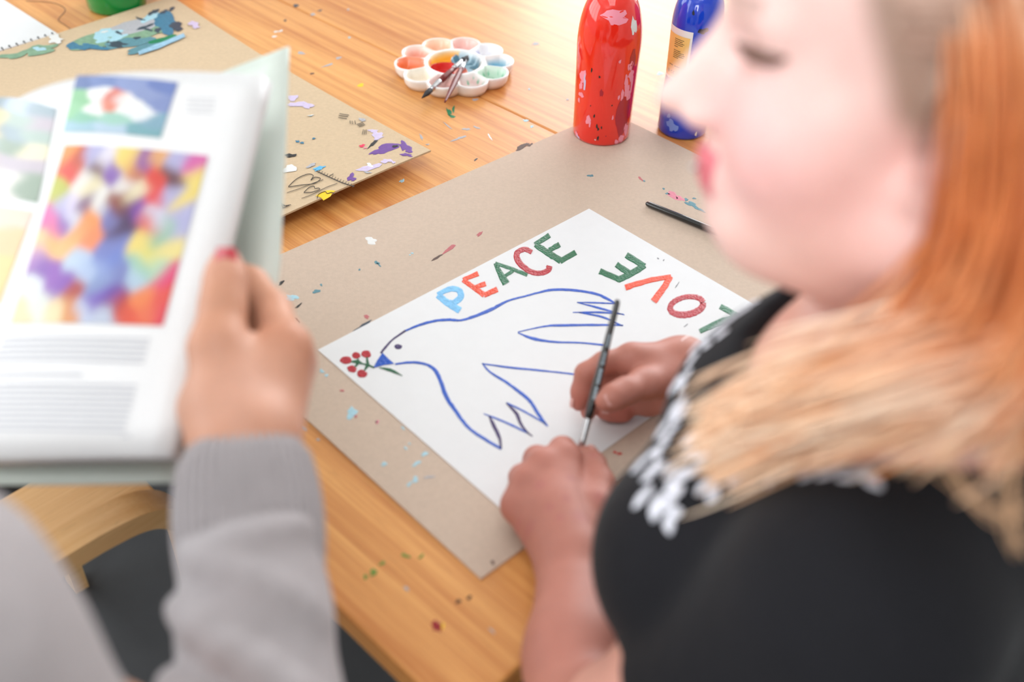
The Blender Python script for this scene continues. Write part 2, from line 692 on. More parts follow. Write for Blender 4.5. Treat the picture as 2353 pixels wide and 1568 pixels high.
def paint(name, c, rough=0.28, var=0.16):
    return mat(name, lin(*c), rough, var, 160, 0.5, 420)


K = dict(blue=paint('paint_blue', (24, 84, 190)), navy=paint('paint_violet', (52, 28, 92)),
         red=paint('paint_red', (178, 18, 38)), orange=paint('paint_orange', (236, 74, 34)),
         green=paint('paint_green', (10, 104, 66)), sky=paint('paint_sky', (128, 194, 240), .5),
         dkgreen=paint('paint_dark_green', (12, 92, 54)))
H0 = PZ
LET = [
    ('sky', [[(1006, 678, 15), (1030, 697, 16), (1057, 714, 17)],
             [(1005, 677, 10), (1036, 664, 13), (1056, 669, 14), (1058, 684, 15), (1044, 695, 13), (1033, 694, 10)]]),
    ('orange', [[(1064, 643, 11), (1090, 662, 12), (1113, 678, 13)], [(1064, 643, 9), (1099, 629, 12)],
                [(1090, 661, 10), (1116, 652, 12)], [(1112, 679, 12), (1143, 665, 13)]]),
    ('green', [[(1138, 605, 8), (1150, 630, 14), (1163, 652, 18)], [(1138, 605, 8), (1170, 616, 9), (1212, 632, 9)],
               [(1156, 637, 8), (1179, 623, 8)]]),
    ('red', [[(1222, 580, 12), (1206, 573, 12), (1188, 582, 13), (1192, 602, 14), (1216, 623, 13), (1240, 628, 12), (1259, 622, 13), (1263, 611, 14)]]),
    ('green', [[(1230, 562, 13), (1260, 582, 15), (1289, 600, 15)], [(1229, 562, 10), (1263, 541, 13)],
               [(1262, 575, 11), (1286, 562, 13)], [(1287, 601, 13), (1323, 580, 13)]]),
    ('green', [[(1439, 586, 15), (1481, 612, 14)], [(1482, 610, 14), (1452, 628, 15), (1420, 644, 14)],
               [(1424, 643, 14), (1378, 623, 14)], [(1416, 608, 14), (1446, 628, 15)]]),
    ('orange', [[(1542, 636, 11), (1490, 645, 12), (1437, 661, 14)], [(1541, 635, 13), (1525, 662, 15), (1502, 693, 16)]]),
    ('red', [[(1578 + 39 * math.cos(t) * .97 + 20 * math.sin(t) * .26, 703 + 20 * math.sin(t) * .97 - 39 * math.cos(t) * .20, 14 + 2 * math.sin(t))
              for t in np.linspace(0, 2 * math.pi, 15)]]),
    ('green', [[(1655, 704, 13), (1697, 727, 14)], [(1700, 725, 14), (1655, 740, 14), (1608, 762, 11)]]),
]
i_ = 0
for col, strokes in LET:
    e_ = mk('painted_letter', [], [], None, PAPER)
    parts_ = []
    for s_ in strokes:
        i_ += 1
        o = ribbon('tmp', s_, H0 + 0.00002 * (i_ % 7), K[col], PAPER, 6, 0.00045, 0.05, straight=len(s_) == 2)
        parts_.append(o)
    V, F = [], []
    for o in parts_:
        b = len(V)
        V += [v.co[:] for v in o.data.vertices]
        F += [tuple(i + b for i in p.vertices) for p in o.data.polygons]
        bpy.data.objects.remove(o, do_unlink=True)
    e_.data.from_pydata(V, [], F)
    e_.data.materials.append(K[col])
    e_.data.update()

DOVE = [
    ('navy', [(875, 812, 5), (886, 798, 5), (903, 780, 4), (932, 760, 5)]),
    ('blue', [(930, 761, 4), (967, 746, 6), (1004, 737, 6), (1035, 735, 7), (1060, 736, 5), (1093, 726, 7), (1130, 711, 8), (1166, 692, 5),
              (1206, 681, 4), (1240, 672, 5), (1272, 666, 6), (1316, 667, 6), (1367, 675, 6), (1394, 686, 6), (1415, 698, 4)]),
    ('blue', [(1415, 698, 3), (1370, 696, 4), (1326, 695, 2)]),
    ('blue', [(1326, 695, 2), (1380, 709, 5), (1435, 724, 2)]),
    ('blue', [(1433, 722, 2), (1375, 718, 5), (1316, 718, 2)]),
    ('blue', [(1330, 718, 3), (1385, 729, 5), (1430, 749, 3)]),
    ('blue', [(1432, 748, 3), (1374, 747, 5), (1289, 748, 6), (1252, 750, 4), (1190, 763, 2)]),
    ('blue', [(1190, 765, 2), (1224, 778, 7), (1272, 786, 5), (1333, 788, 4), (1395, 794, 5)]),
    ('blue', [(1325, 861, 4), (1256, 853, 4), (1173, 845, 5), (1108, 836, 3)]),
    ('blue', [(1108, 835, 3), (1126, 855, 5), (1164, 879, 6), (1196, 903, 8), (1218, 922, 8), (1232, 944, 8), (1250, 970, 7), (1259, 980, 3)]),
    ('blue', [(1254, 974, 4), (1205, 946, 4), (1164, 926, 4)]),
    ('navy', [(1163, 926, 3), (1186, 950, 8), (1196, 973, 7), (1210, 992, 5), (1224, 1003, 2)]),
    ('blue', [(1212, 995, 4), (1173, 976, 5), (1135, 960, 4), (1111, 951, 2)]),
    ('navy', [(1124, 956, 4), (1135, 979, 9), (1148, 1008, 7), (1151, 1032, 5)]),
    ('blue', [(1152, 1032, 6), (1115, 1010, 7), (1079, 985, 7), (1052, 952, 8), (1026, 912, 10), (1013, 878, 9), (1001, 853, 9), (980, 838, 6), (946, 833, 6), (908, 837, 4)]),
]
for col, s_ in DOVE:
    ribbon('dove_outline', s_, H0 + .0001, K[col], PAPER, 6, 0.0003, 0.07)
V = [P(x, y, H0 + .0005) for x, y in ((879, 811), (893, 825), (906, 836), (882, 839), (857, 846), (867, 828))]
mk('dove_beak', V, [(5, 4, 3, 2, 1, 0)], K['blue'], PAPER)
blob('dove_eye', 915, 797, 9, 6, 0, H0 + .0001, K['navy'], PAPER, .04)
ribbon('sprig_stem', [(860, 845, 4), (845, 839, 5), (833, 836, 4), (822, 832, 9), (806, 831, 3)], H0 + .0001, K['dkgreen'], PAPER)
ribbon('sprig_stem', [(846, 840, 8), (844, 830, 6), (843, 820, 3)], H0 + .0002, K['dkgreen'], PAPER)
ribbon('sprig_stem', [(824, 833, 8), (822, 824, 3)], H0 + .0002, K['dkgreen'], PAPER, straight=True)
ribbon('sprig_stem', [(824, 833, 8), (815, 844, 3)], H0 + .0002, K['dkgreen'], PAPER, straight=True)
ribbon('sprig_stem', [(845, 839, 8), (837, 852, 3)], H0 + .0002, K['dkgreen'], PAPER, straight=True)
ribbon('sprig_leaf', [(872, 845, 2), (890, 849, 7), (905, 854, 7), (925, 864, 1)], H0 + .0001, K['dkgreen'], PAPER)
for x, y, a, b in ((795, 828, 14, 9), (818.5, 817, 9.5, 8), (841.5, 814, 11, 9), (809, 848, 11.5, 8), (832, 859, 12.5, 9)):
    blob('berry', x, y, a, b, 5, H0 + .0002, K['red'], PAPER, .07)
M_DUST = mat('pencil_grey', lin(150, 150, 156), 0.8)
for x, y, a, b, r in ((1556, 655, 9, 1.2, -55), (1512, 594, 3, 1.5, 40), (1525, 598, 3, 1.2, -60), (1576, 748, 6, 1.2, -40)):
    blob('pencil_mark', x, y, a, b, r, H0 + .0001, M_DUST, PAPER, .2, 10)

# paint spots on the cardboard
SP = dict(lb=mat('spot_light_blue', lin(168, 208, 222), .5, .1, 300), teal=mat('spot_teal', lin(92, 138, 150), .55, .15, 300),
          pink=mat('spot_pink', lin(224, 140, 158), .6, .1, 300), rose=mat('spot_rose', lin(190, 108, 112), .7, .1, 300),
          white=mat('spot_white', lin(228, 228, 226), .5, .05, 300), black=mat('spot_black', lin(38, 36, 36), .5, .1, 300),
          brown=mat('spot_brown', lin(96, 74, 66), .6, .1, 300), red=mat('spot_red', lin(206, 70, 66), .5, .1, 300),
          purple=mat('spot_purple', lin(112, 70, 150), .5, .12, 200), lilac=mat('spot_lilac', lin(206, 192, 222), .5, .08, 200),
          yellow=mat('spot_yellow', lin(250, 204, 30), .5, .08, 200), blue=mat('spot_blue', lin(60, 120, 150), .5, .2, 200),
          cyan=mat('spot_cyan', lin(92, 178, 224), .5, .1, 200), green=mat('spot_green', lin(16, 124, 80), .5, .12, 200),
          grey=mat('spot_grey', lin(176, 176, 182), .6, .1, 300), ink=mat('ink_line', lin(60, 52, 46), .7),
          crimson=mat('spot_crimson', lin(232, 50, 90), .5), slate=mat('spot_slate', lin(58, 70, 84), .5, .15, 200),
          moss=mat('spot_moss', lin(126, 160, 132), .6, .2, 120), dred=mat('spot_dark_red', lin(150, 20, 30), .3),
          lgreen=mat('spot_leaf_green', lin(110, 140, 50), .5, .1, 200), dkbrown=mat('spot_dark_brown', lin(70, 40, 22), .6))
CS = [('white', 853, 553, 13, 8, 10), ('teal', 866, 604, 6, 4, 30), ('teal', 870, 608, 7, 2, 40), ('lb', 947, 582, 3, 2, 0), ('lb', 942, 586, 2, 1.5, 0),
      ('brown', 1004, 592, 16, 2.5, -28), ('rose', 1033, 572, 17, 4, -32), ('rose', 1102, 538, 9, 3, -38), ('teal', 727, 670, 11, 3.5, -10), ('teal', 738, 655, 4, 2, 60),
      ('lb', 671, 684, 15, 7, 5), ('black', 686, 703, 9, 2.5, -35), ('brown', 684, 735, 7, 2, 45), ('black', 647, 650, 9, 3, -50), ('rose', 842, 728, 7, 4, 20),
      ('slate', 834, 748, 22, 3, -30), ('teal', 826, 620, 3, 2, 0), ('lb', 740, 854, 6, 3, 30), ('lb', 750, 863, 4, 3.5, 0), ('rose', 786, 898, 5, 3, 10),
      ('lb', 809, 950, 13, 12, 20), ('rose', 817, 957, 4, 3, 0), ('pink', 867, 970, 4, 4, 0), ('brown', 865, 970, 2.5, 3, 0), ('lb', 932, 1030, 4, 3, 30),
      ('lb', 926, 984, 5, 2.5, 60), ('lb', 976, 1044, 10, 4, -20), ('lb', 957, 1066, 11, 4, -25), ('lb', 883, 1067, 6, 5, 0), ('lb', 954, 1103, 8, 6, -40), ('lb', 941, 1113, 9, 3, -50),
      ('grey', 985, 1097, 12, 3, -8), ('lb', 941, 1020, 3, 2, 0), ('red', 1413, 1040, 6, 2.5, 20), ('red', 1424, 1043, 5, 3.5, 0), ('brown', 1132, 1293, 5, 4, 40),
      ('teal', 1357, 404, 7, 3, 5), ('rose', 1472, 411, 7, 2.5, 38), ('teal', 1480, 416, 4, 1.5, 38), ('pink', 1546, 449, 17, 6, 32), ('pink', 1562, 456, 12, 5, 32),
      ('teal', 1534, 445, 5, 2.5, 10), ('teal', 1588, 469, 13, 5, 22), ('teal', 1605, 480, 14, 3, 28), ('teal', 1577, 459, 5, 3, 0), ('teal', 1595, 456, 4, 2, 0), ('teal', 1525, 434, 3, 2, 60),
      ('brown', 1200, 337, 19, 4, -32), ('brown', 1218, 333, 6, 3, -30), ('lb', 738, 850, 3, 2, 0)]
for k_, (c, x, y, a, b, r) in enumerate(CS):
    blob('paint_spot', x, y, a, b, r, CT + .00002, SP[c], CARD, .3)

# paint spots on the table tops
TS = [('yellow', 829, 196, 8, 4, 0, 0), ('green', 1032, 258, 4, 10, -20, 0), ('green', 1039, 267, 8, 4, 20, 0), ('green', 1042, 251, 3, 8, 15, 0), ('grey', 719, 33, 5, 3, 0, 1), ('grey', 800, 22, 3, 2, 0, 1),
      ('lb', 803, 86, 3, 2, 0, 0), ('grey', 753, 150, 14, 2, -15, 0), ('grey', 692, 122, 9, 3, 0, 0), ('white', 634, 73, 6, 2, -15, 0), ('white', 645, 71, 5, 2, -15, 0), ('white', 630, 84, 6, 2, 0, 0),
      ('grey', 778, 133, 8, 2, -10, 0), ('lb', 942, 194, 3, 2, 0, 0), ('grey', 968, 315, 8, 2.5, 60, 0), ('grey', 983, 332, 4, 2, 0, 0), ('grey', 1055, 318, 17, 3, -20, 0), ('grey', 1072, 297, 8, 3, 0, 0), ('grey', 1095, 293, 9, 2, 15, 0),
      ('white', 1126, 315, 8, 2, 55, 0), ('lb', 1208, 277, 6, 3, 10, 0), ('lb', 1222, 291, 4, 3, 0, 0), ('grey', 1092, 229, 7, 3, 0, 0), ('lb', 923, 416, 6, 4, -30, 0), ('slate', 1093, 367, 6, 1.5, -35, 0), ('brown', 717, 169, 5, 2, 0, 0),
      ('lb', 1517, 169, 7, 4.5, 5, 1), ('grey', 1231, 101, 9, 3, 0, 1), ('grey', 1304, 229, 4, 2, 0, 1), ('grey', 1440, 3, 4, 2, 0, 1), ('white', 225, 53, 6, 3, -10, 0),
      ('lgreen', 840, 1326, 4, 8, 20, 0), ('lgreen', 858, 1316, 10, 7, 0, 0), ('lgreen', 878, 1295, 8, 4, -20, 0), ('lgreen', 932, 1278, 10, 5, 10, 0), ('lgreen', 968, 1279, 9, 3, -35, 0), ('dkbrown', 1053, 1383, 6, 5, 0, 0), ('dkbrown', 1078, 1374, 6, 5, 0, 0),
      ('dred', 1003, 1440, 11, 14, 20, 0), ('yellow', 1017, 1439, 4, 7, 0, 0), ('grey', 934, 1353, 6, 4, 30, 0), ('grey', 700, 985, 9, 3, 42, 0), ('grey', 731, 1011, 4, 3, 0, 0), ('grey', 810, 1045, 8, 2.5, 42, 0), ('grey', 1130, 1450, 8, 3, 40, 0),
      ('slate', 735, 24, 5, 2, 0, 0), ('lb', 1216, 205, 3, 2, 0, 1), ('grey', 1030, 290, 12, 1.5, 40, 0), ('slate', 680, 13, 7, 3, 10, 0), ('brown', 655, 47, 4, 2, 0, 0)]
for c, x, y, a, b, r, t in TS:
    blob('paint_spot', x, y, a, b, r, .00005, SP[c], TABLE2 if t else TABLE, .35, 12)
ribbon('loose_thread_mark', [(60, 2, 1.2), (120, 6, 1.2), (150, 22, 1.4), (134, 45, 1.2), (150, 58, 1.2), (170, 72, 1.2)], .0002, SP['brown'], TABLE, 6, .0003, .02)
# ------------------------------------------------------------------ warped painted cardboard
R2 = P(990, 350, .022)[:2]
T2 = P(396, -2, .006)[:2]
e1 = (T2 - R2) / np.linalg.norm(T2 - R2)
L2N = np.linalg.norm(T2 - R2)
e2 = np.array([-e1[1], e1[0]])
if e2[1] > 0:
    e2 = -e2
W2N = 0.50


def h2(x, y):
    a = (np.array([x, y]) - R2) @ e1 / L2N               # 0 at the near corner, 1 at the far one
    b = (np.array([x, y]) - R2) @ e2 / W2N               # 0 along the right edge, 1 at the left edge
    a, b = min(max(a, -.1), 1.1), min(max(b, -.1), 1.1)
    return 0.0015 + 0.021 * (1 - a) ** 2.2 * (0.65 + .35 * math.cos(3 * b)) + 0.007 * max(0, a - .6) * 2.5 * (1 - b)


def S2(px, py, dh):
    h = .01
    for _ in range(5):
        p = P(px, py, h)
        h = h2(p[0], p[1]) + .0025
    return P(px, py, h + dh + .0002)


CARD2 = empty('painted_cardboard', (*(R2 + e1 * .35 + e2 * .25), TZ))
meta(CARD2, 'warped brown cardboard with purple and yellow paint spots and heart doodles', 'cardboard')
M_CARD2 = mat('brown_board', lin(206, 182, 150), 0.85, 0.06, 200, 0.25, 800)
N1, N2 = 28, 18
V, F = [], []
for s in (0, 1):
    for i in range(N1):
        for j in range(N2):
            q = R2 + e1 * (L2N - .045 * (j / (N2 - 1))) * i / (N1 - 1) + e2 * W2N * j / (N2 - 1)
            V.append((q[0], q[1], TZ + h2(*q) + .0025 * s))
g = lambda s, i, j: s * N1 * N2 + i * N2 + j
for i in range(N1 - 1):
    for j in range(N2 - 1):
        F.append((g(1, i, j), g(1, i + 1, j), g(1, i + 1, j + 1), g(1, i, j + 1)))
        F.append((g(0, i, j), g(0, i, j + 1), g(0, i + 1, j + 1), g(0, i + 1, j)))
for i in range(N1 - 1):
    F.append((g(0, i, 0), g(0, i + 1, 0), g(1, i + 1, 0), g(1, i, 0)))
    F.append((g(0, i, N2 - 1), g(1, i, N2 - 1), g(1, i + 1, N2 - 1), g(0, i + 1, N2 - 1)))
for j in range(N2 - 1):
    F.append((g(0, 0, j), g(1, 0, j), g(1, 0, j + 1), g(0, 0, j + 1)))
    F.append((g(0, N1 - 1, j), g(0, N1 - 1, j + 1), g(1, N1 - 1, j + 1), g(1, N1 - 1, j)))
fixn(mk('board', V, F, M_CARD2, CARD2))
C2 = [('purple', 890, 340, 32, 9, -14), ('purple', 866, 349, 18, 5, -18), ('purple', 932, 338, 14, 9, 20), ('purple', 939, 346, 9, 5, 10), ('purple', 934, 356, 13, 4, 5), ('purple', 926, 327, 5, 4, 0),
      ('black', 857, 330, 14, 3.5, -45), ('lilac', 867, 310, 14, 7, 0), ('lilac', 858, 301, 10, 4, 0), ('lilac', 870, 316, 12, 4, -20), ('purple', 806, 407, 11, 6, -35), ('purple', 812, 412, 6, 4, 0),
      ('lilac', 850, 385, 26, 6, -10), ('lilac', 888, 370, 12, 5, 0), ('white', 850, 380, 9, 4, 20), ('lilac', 904, 373, 4, 3, 0), ('crimson', 832, 335, 6, 4, -20), ('pink', 839, 340, 4, 2, 0),
      ('cyan', 733, 387, 15, 4, -22), ('yellow', 748, 447, 20, 9, -8), ('lilac', 672, 225, 15, 6, 0), ('lilac', 690, 240, 28, 6, 5), ('lilac', 708, 243, 11, 7, 0), ('blue', 684, 325, 4, 3, 0), ('blue', 694, 328, 4, 3, 0),
      ('blue', 721, 318, 4, 2, 0), ('black', 668, 357, 12, 4.5, -5), ('white', 666, 388, 19, 7, -8), ('grey', 715, 380, 10, 4, -30), ('grey', 832, 275, 10, 3, 10), ('black', 908, 336, 6, 3, -10), ('grey', 845, 396, 8, 2, 10),
      ('teal', 714, 266, 4, 1.5, 0), ('white', 714, 265, 7, 1.2, -5),
      # the blue-green wash by the far corner
      ('moss', 330, 70, 75, 22, -14), ('moss', 220, 95, 70, 15, -8), ('grey', 310, 62, 70, 16, -16), ('teal', 290, 98, 60, 12, -10), ('lb', 245, 78, 40, 12, -8), ('blue', 378, 50, 32, 22, 25), ('lb', 345, 40, 25, 8, -20), ('moss', 90, 115, 45, 10, -8), ('lb', 90, 112, 18, 6, 0), ('moss', 30, 128, 30, 6, -8),
      ('blue', 175, 107, 24, 8, 0), ('blue', 220, 108, 26, 6, 8), ('lb', 268, 88, 24, 7, -15), ('lb', 235, 92, 16, 6, -25), ('slate', 268, 101, 26, 7, 8), ('slate', 333, 62, 20, 4, -18), ('slate', 340, 68, 12, 3, 10), ('slate', 405, 60, 17, 9, 5), ('slate', 352, 28, 12, 5, -30), ('slate', 376, 27, 9, 4, -30),
      ('slate', 395, 20, 8, 3, -30), ('slate', 322, 43, 10, 2.5, 20), ('slate', 362, 69, 9, 5, 0), ('slate', 314, 87, 9, 3, 0), ('slate', 272, 75, 8, 3, 30), ('lilac', 446, 56, 12, 8, 10), ('white', 128, 90, 18, 9, 0), ('white', 240, 73, 8, 2.5, -10), ('green', 372, 92, 34, 7, -18), ('teal', 330, 110, 40, 8, -15), ('blue', 200, 105, 10, 6, 0)]
for c, x, y, a, b, r in C2:
    big = a > 30
    blob('paint_spot', x, y, a, b, r, 0, SP[c], CARD2, .22 if big else .32, 24 if big else 14, surf=lambda X, Y, dh, k=C2.index((c, x, y, a, b, r)): S2(X, Y, dh + .00002 * k))
ribbon('painted_streak', [(318, 122, 9), (370, 103, 11), (424, 80, 9)], 0, mat('spot_soft_blue', lin(150, 190, 214), .5, .15, 150), CARD2, surf=lambda X, Y, dh: S2(X, Y, dh + .002), thick=.0006)


def doodle(pts, wd=1.5):
    ribbon('pen_doodle', [(x, y, wd) for x, y in pts], 0, SP['ink'], CARD2, 6, .0002, .02, surf=lambda X, Y, dh: S2(X, Y, dh + .001))


z2 = lambda L: [(600 + x / 2.8, y / 2.8) for x, y in L]
doodle(z2([(175, 1200), (230, 1150), (300, 1120), (335, 1130), (320, 1160), (345, 1140), (382, 1150), (340, 1180), (260, 1190), (175, 1203)]))
doodle(z2([(275, 1238), (310, 1205), (340, 1198), (345, 1212), (370, 1210), (375, 1220), (330, 1235), (275, 1240)]))
doodle(z2([(360, 1278), (370, 1250), (410, 1232), (425, 1245), (455, 1238), (470, 1248)]))
doodle(z2([(165, 1240), (240, 1215), (330, 1180), (400, 1155)]), 1)
doodle(z2([(260, 1276), (330, 1250), (420, 1205), (490, 1180)]), 1)
doodle(z2([(355, 1100), (440, 1140), (520, 1175), (600, 1200)]), 2)
for k in range(14):
    x = 365 + k * 17
    y = 1104 + k * 7.2
    doodle(z2([(x, y + 8), (x + 8, y), (x + 14, y - 9)]), 1)
for x, y, dx, dy in ((497, 755, 55, 8), (500, 742, 60, 8), (505, 730, 60, 10), (572, 775, 2, 22), (585, 777, 3, 22), (603, 775, 5, 25), (650, 865, 8, -32), (662, 865, 6, -30), (674, 865, 3, -32), (615, 800, 40, -14), (622, 808, 40, -14), (630, 815, 38, -14),
                     (440, 1130, 25, -12), (130, 1310, 40, 18), (130, 1325, 62, -8), (135, 1340, 50, -22), (128, 1300, 14, 40)):
    doodle(z2([(x, y), (x + dx / 2, y + dy / 2 + 1), (x + dx, y + dy)]), 1.3)

# ------------------------------------------------------------------ flower palette
PC = P(1044, 152, .012)
PR = 0.0945
NP = 10
PHI = math.radians(8)
M_PAL = mat('white_plastic_paint_stained', (1, 1, 1), 0.25, 0.05, 90, 0.05, 90, attr='Col', coat=0.2)
rc, rr = 0.0675, 0.0262


def pal_out(a):
    k = round((a - PHI) / (2 * math.pi / NP))
    d = a - PHI - k * 2 * math.pi / NP
    s_ = rc * math.sin(d)
    return rc * math.cos(d) + math.sqrt(max(rr * rr - s_ * s_, 1e-8)), k % NP, d


WELL = [(250, 244, 240), (245, 250, 246), (250, 214, 204), (254, 222, 196), (252, 226, 214), (250, 150, 110), (246, 240, 226), (250, 222, 216), (242, 238, 234), (216, 236, 222)]
PIG = {0: (96, 172, 206), 1: (40, 62, 168), 2: (248, 190, 184), 3: (250, 186, 150), 4: (244, 140, 110), 5: (240, 120, 50), 6: (250, 232, 208), 7: (250, 196, 186), 8: (240, 206, 200), 9: (176, 214, 190)}
NA, NR = 300, 64
V, F, CC = [], [], []
ph2 = RNG.uniform(0, 6.28, 8)
for i in range(NA):
    a = 2 * math.pi * i / NA
    Rm, k, d = pal_out(a)
    for j in range(NR):
        r = Rm * j / (NR - 1)
        x, y = r * math.cos(a), r * math.sin(a)
        ca = PHI + k * 2 * math.pi / NP
        dw = math.hypot(x - rc * math.cos(ca), y - rc * math.sin(ca)) - (rr - .0022)
        dw = max(dw, .0475 - r)
        half = rc * math.sin(math.pi / NP)
        dw = max(dw, abs(r * math.sin(d)) - r * math.tan(math.pi / NP) + .0012)
        dc = r - .0432
        col = (250, 249, 248)
        rim = .0195
        z = rim
        if dw < 0:
            t = min(1, -dw / .009)
            fl = .004 + .006 * (1 - min(1, (r - .0475) / .025)) * .4
            z = rim + (fl - rim) * (t * t * (3 - 2 * t))
            nz = .5 + .5 * math.sin(60 * x * 2 + ph2[0] + 3 * math.sin(50 * y * 2 + ph2[1])) * math.cos(70 * y * 2 + ph2[2])
            wgt = min(1, max(0, (t - .35) / .45)) * (.45 + .55 * nz)
            if k in (8, 9):
                g_ = math.sin(420 * x + ph2[3]) * math.sin(380 * y + ph2[4])
                pc = (30, 150, 90) if g_ > .72 else PIG[k]
            elif k == 1:
                pc = PIG[1] if r < .068 else (250, 250, 252)
            elif k == 0:
                pc = PIG[0] if nz > .35 else (236, 246, 250)
            else:
                pc = PIG[k]
            col = tuple(WELL[k][c] * (1 - wgt) + pc[c] * wgt if k != 1 else pc[c] * wgt + 250 * (1 - wgt) for c in range(3))
        elif dc < 0:
            t = min(1, -dc / .008)
            fl = .005
            # curved dividers of the middle dish
            dv = min(abs(math.hypot(x + .012, y + .030) - .034), abs(math.hypot(x - .030, y - .014) - .036) if x < .022 else 9)
            z = rim + (fl - rim) * (t * t * (3 - 2 * t))
            if dv < .004:
                z = max(z, fl + (.012) * (1 - dv / .004) * min(1, t))
            A = math.hypot(x + .012, y + .030) < .034
            B = math.hypot(x - .030, y - .014) < .036
            nz = math.sin(170 * x + ph2[5] + 2 * math.sin(140 * y)) * math.sin(150 * y + ph2[6])
            if A:
                pc = (222, 40, 34) if (y > -.016 and x < 0) or nz < -.55 else ((240, 150, 130) if nz < .35 else (248, 206, 196))
            elif B:
                pc = (170, 208, 224) if nz < .15 else ((128, 112, 60) if y < .006 else (96, 140, 160))
                if y < -.008:
                    pc = (236, 84, 36)
            else:
                pc = (250, 180, 30) if nz < .55 else (238, 110, 40)
                if y < .0:
                    pc = (246, 214, 196)
            wgt = min(1, t * 1.3)
            col = tuple(pc[c] * wgt + 248 * (1 - wgt) for c in range(3))
        V.append((PC[0] + x, PC[1] + y, TZ + z))
        CC.append(lin(*col))
for i in range(NA):
    a = 2 * math.pi * i / NA
    Rm, k, d = pal_out(a)
    for rs, z in ((1.0, .016), (.985, .008), (.94, .001), (.6, .0005), (0, .0005)):
        V.append((PC[0] + Rm * rs * math.cos(a), PC[1] + Rm * rs * math.sin(a), TZ + z))
        CC.append(lin(246, 245, 243))
for i in range(NA):
    n_ = (i + 1) % NA
    for j in range(NR - 1):
        F.append((i * NR + j, i * NR + j + 1, n_ * NR + j + 1, n_ * NR + j))
    b0 = NA * NR
    F.append((i * NR + NR - 1, b0 + i * 5, b0 + n_ * 5, n_ * NR + NR - 1))
    for j in range(4):
        F.append((b0 + i * 5 + j, b0 + i * 5 + j + 1, b0 + n_ * 5 + j + 1, b0 + n_ * 5 + j))
PAL = mk('paint_palette', V, F, M_PAL, None, True, colors=np.array(CC))
bm = bmesh.new(); bm.from_mesh(PAL.data); bmesh.ops.remove_doubles(bm, verts=bm.verts[:], dist=1e-6); bmesh.ops.recalc_face_normals(bm, faces=bm.faces[:]); bm.to_mesh(PAL.data); bm.free()
settle(PAL)
meta(PAL, 'white flower-shaped plastic palette with ten stained wells on the table', 'palette')

# ------------------------------------------------------------------ brushes
M_STEEL = mat('ferrule_metal', lin(205, 205, 208), 0.22, metal=1.0)
M_MAHOG = mat('red_lacquer', lin(116, 36, 32), 0.4, .15, 60, coat=.1)
M_BRIST = mat('dark_bristle', lin(34, 34, 40), 0.6, .2, 300, .6, 900)
M_BLKL = mat('black_lacquer', lin(18, 17, 18), 0.22, coat=.6)
M_FOIL = mat('silver_foil_print', lin(176, 196, 208), .35)


def brush(label, a, b, segs, cat='paintbrush'):
    """segs = (name, t0, t1, profile [(t, r)], material); a->b axis"""
    a, b = np.array(a), np.array(b)
    e = empty('paintbrush', a)
    for nm, prof, m in segs:
        MB().tube([a + (b - a) * t for t, r in prof], [r for t, r in prof], 14).build(nm, m, e, True, True)
    meta(e, label, cat, 'paintbrushes around the painting')
    return e


a_, b_ = P(969, 226, .016), P(1070, 132, .026)
brush('double-ended red brush lying on the palette, dark bristle tip over the table', a_, b_,
      [('bristles', [(0, .0004), (.05, .0022), (.12, .0042), (.2, .0040)], M_BRIST),
       ('ferrule', [(.19, .0042), (.27, .0040), (.33, .0046), (.345, .0049), (.38, .0049), (.40, .0046)], M_STEEL),
       ('handle', [(.39, .0044), (.5, .0050), (.62, .0042), (.72, .0036)], M_MAHOG),
       ('ferrule', [(.71, .0040), (.76, .0042), (.86, .0036), (.92, .0034)], M_STEEL),
       ('bristles', [(.91, .0034), (.95, .0040), (1.0, .0006)], M_BRIST)])
a_, b_ = P(1022, 235, .024), P(1075, 128, .021)
brush('slim red-brown brush leaning on the palette, pointed handle end over the table', a_, b_,
      [('handle', [(0, .0011), (.03, .0016), (.2, .0032), (.42, .0046), (.62, .0042), (.70, .0036)], M_MAHOG),
       ('ferrule', [(.69, .0040), (.72, .0044), (.78, .0040), (.88, .0040)], M_STEEL),
       ('bristles', [(.87, .0040), (.93, .0046), (1.0, .0010)], M_BRIST)])
a_, b_ = P(1484, 467, CT + .0042), P(1790, 592, CT + .0055)
e_ = brush('black lacquered brush lying alone on the grey cardboard sheet', a_, b_,
           [('handle', [(0, .0012), (.008, .0028), (.03, .0038), (.3, .0042), (.62, .0046), (.72, .0036)], M_BLKL),
            ('ferrule', [(.71, .0042), (.78, .0040), (.88, .0036)], M_STEEL),
            ('bristles', [(.87, .0036), (.94, .0032), (1.0, .0006)], M_BRIST)])

# ------------------------------------------------------------------ paint bottles
M_RED = mat('red_plastic', lin(238, 44, 28), 0.07, .03, 30, .04, 40, coat=.6)
M_BLUE = mat('blue_plastic', lin(24, 66, 200), 0.07, .03, 30, .04, 40, coat=.6)
M_GRN = mat('green_plastic', lin(0, 130, 58), 0.2, .03, 30, coat=.5)
M_CRIM = mat('crimson_plastic', lin(224, 16, 76), 0.2, .03, 30, coat=.5)
M_CAPW = mat('white_cap', lin(236, 236, 236), 0.4)
M_CAPB = mat('dark_cap', lin(40, 40, 44), 0.4)


def bottle(label, base, prof, m, cap, capm):
    e = empty('paint_bottle', base)
    MB().lathe(prof, 56).build('body', m, e, True)
    MB().lathe(cap, 32).build('cap', capm, e, True)
    meta(e, label, 'bottle', 'paint bottles on the tables')
    return e


def prof_at(prof, z):
    for (r0, z0), (r1, z1) in zip(prof[:-1], prof[1:]):
        if z0 <= z <= z1 and z1 > z0:
            return r0 + (r1 - r0) * (z - z0) / (z1 - z0)
    return prof[-1][0]


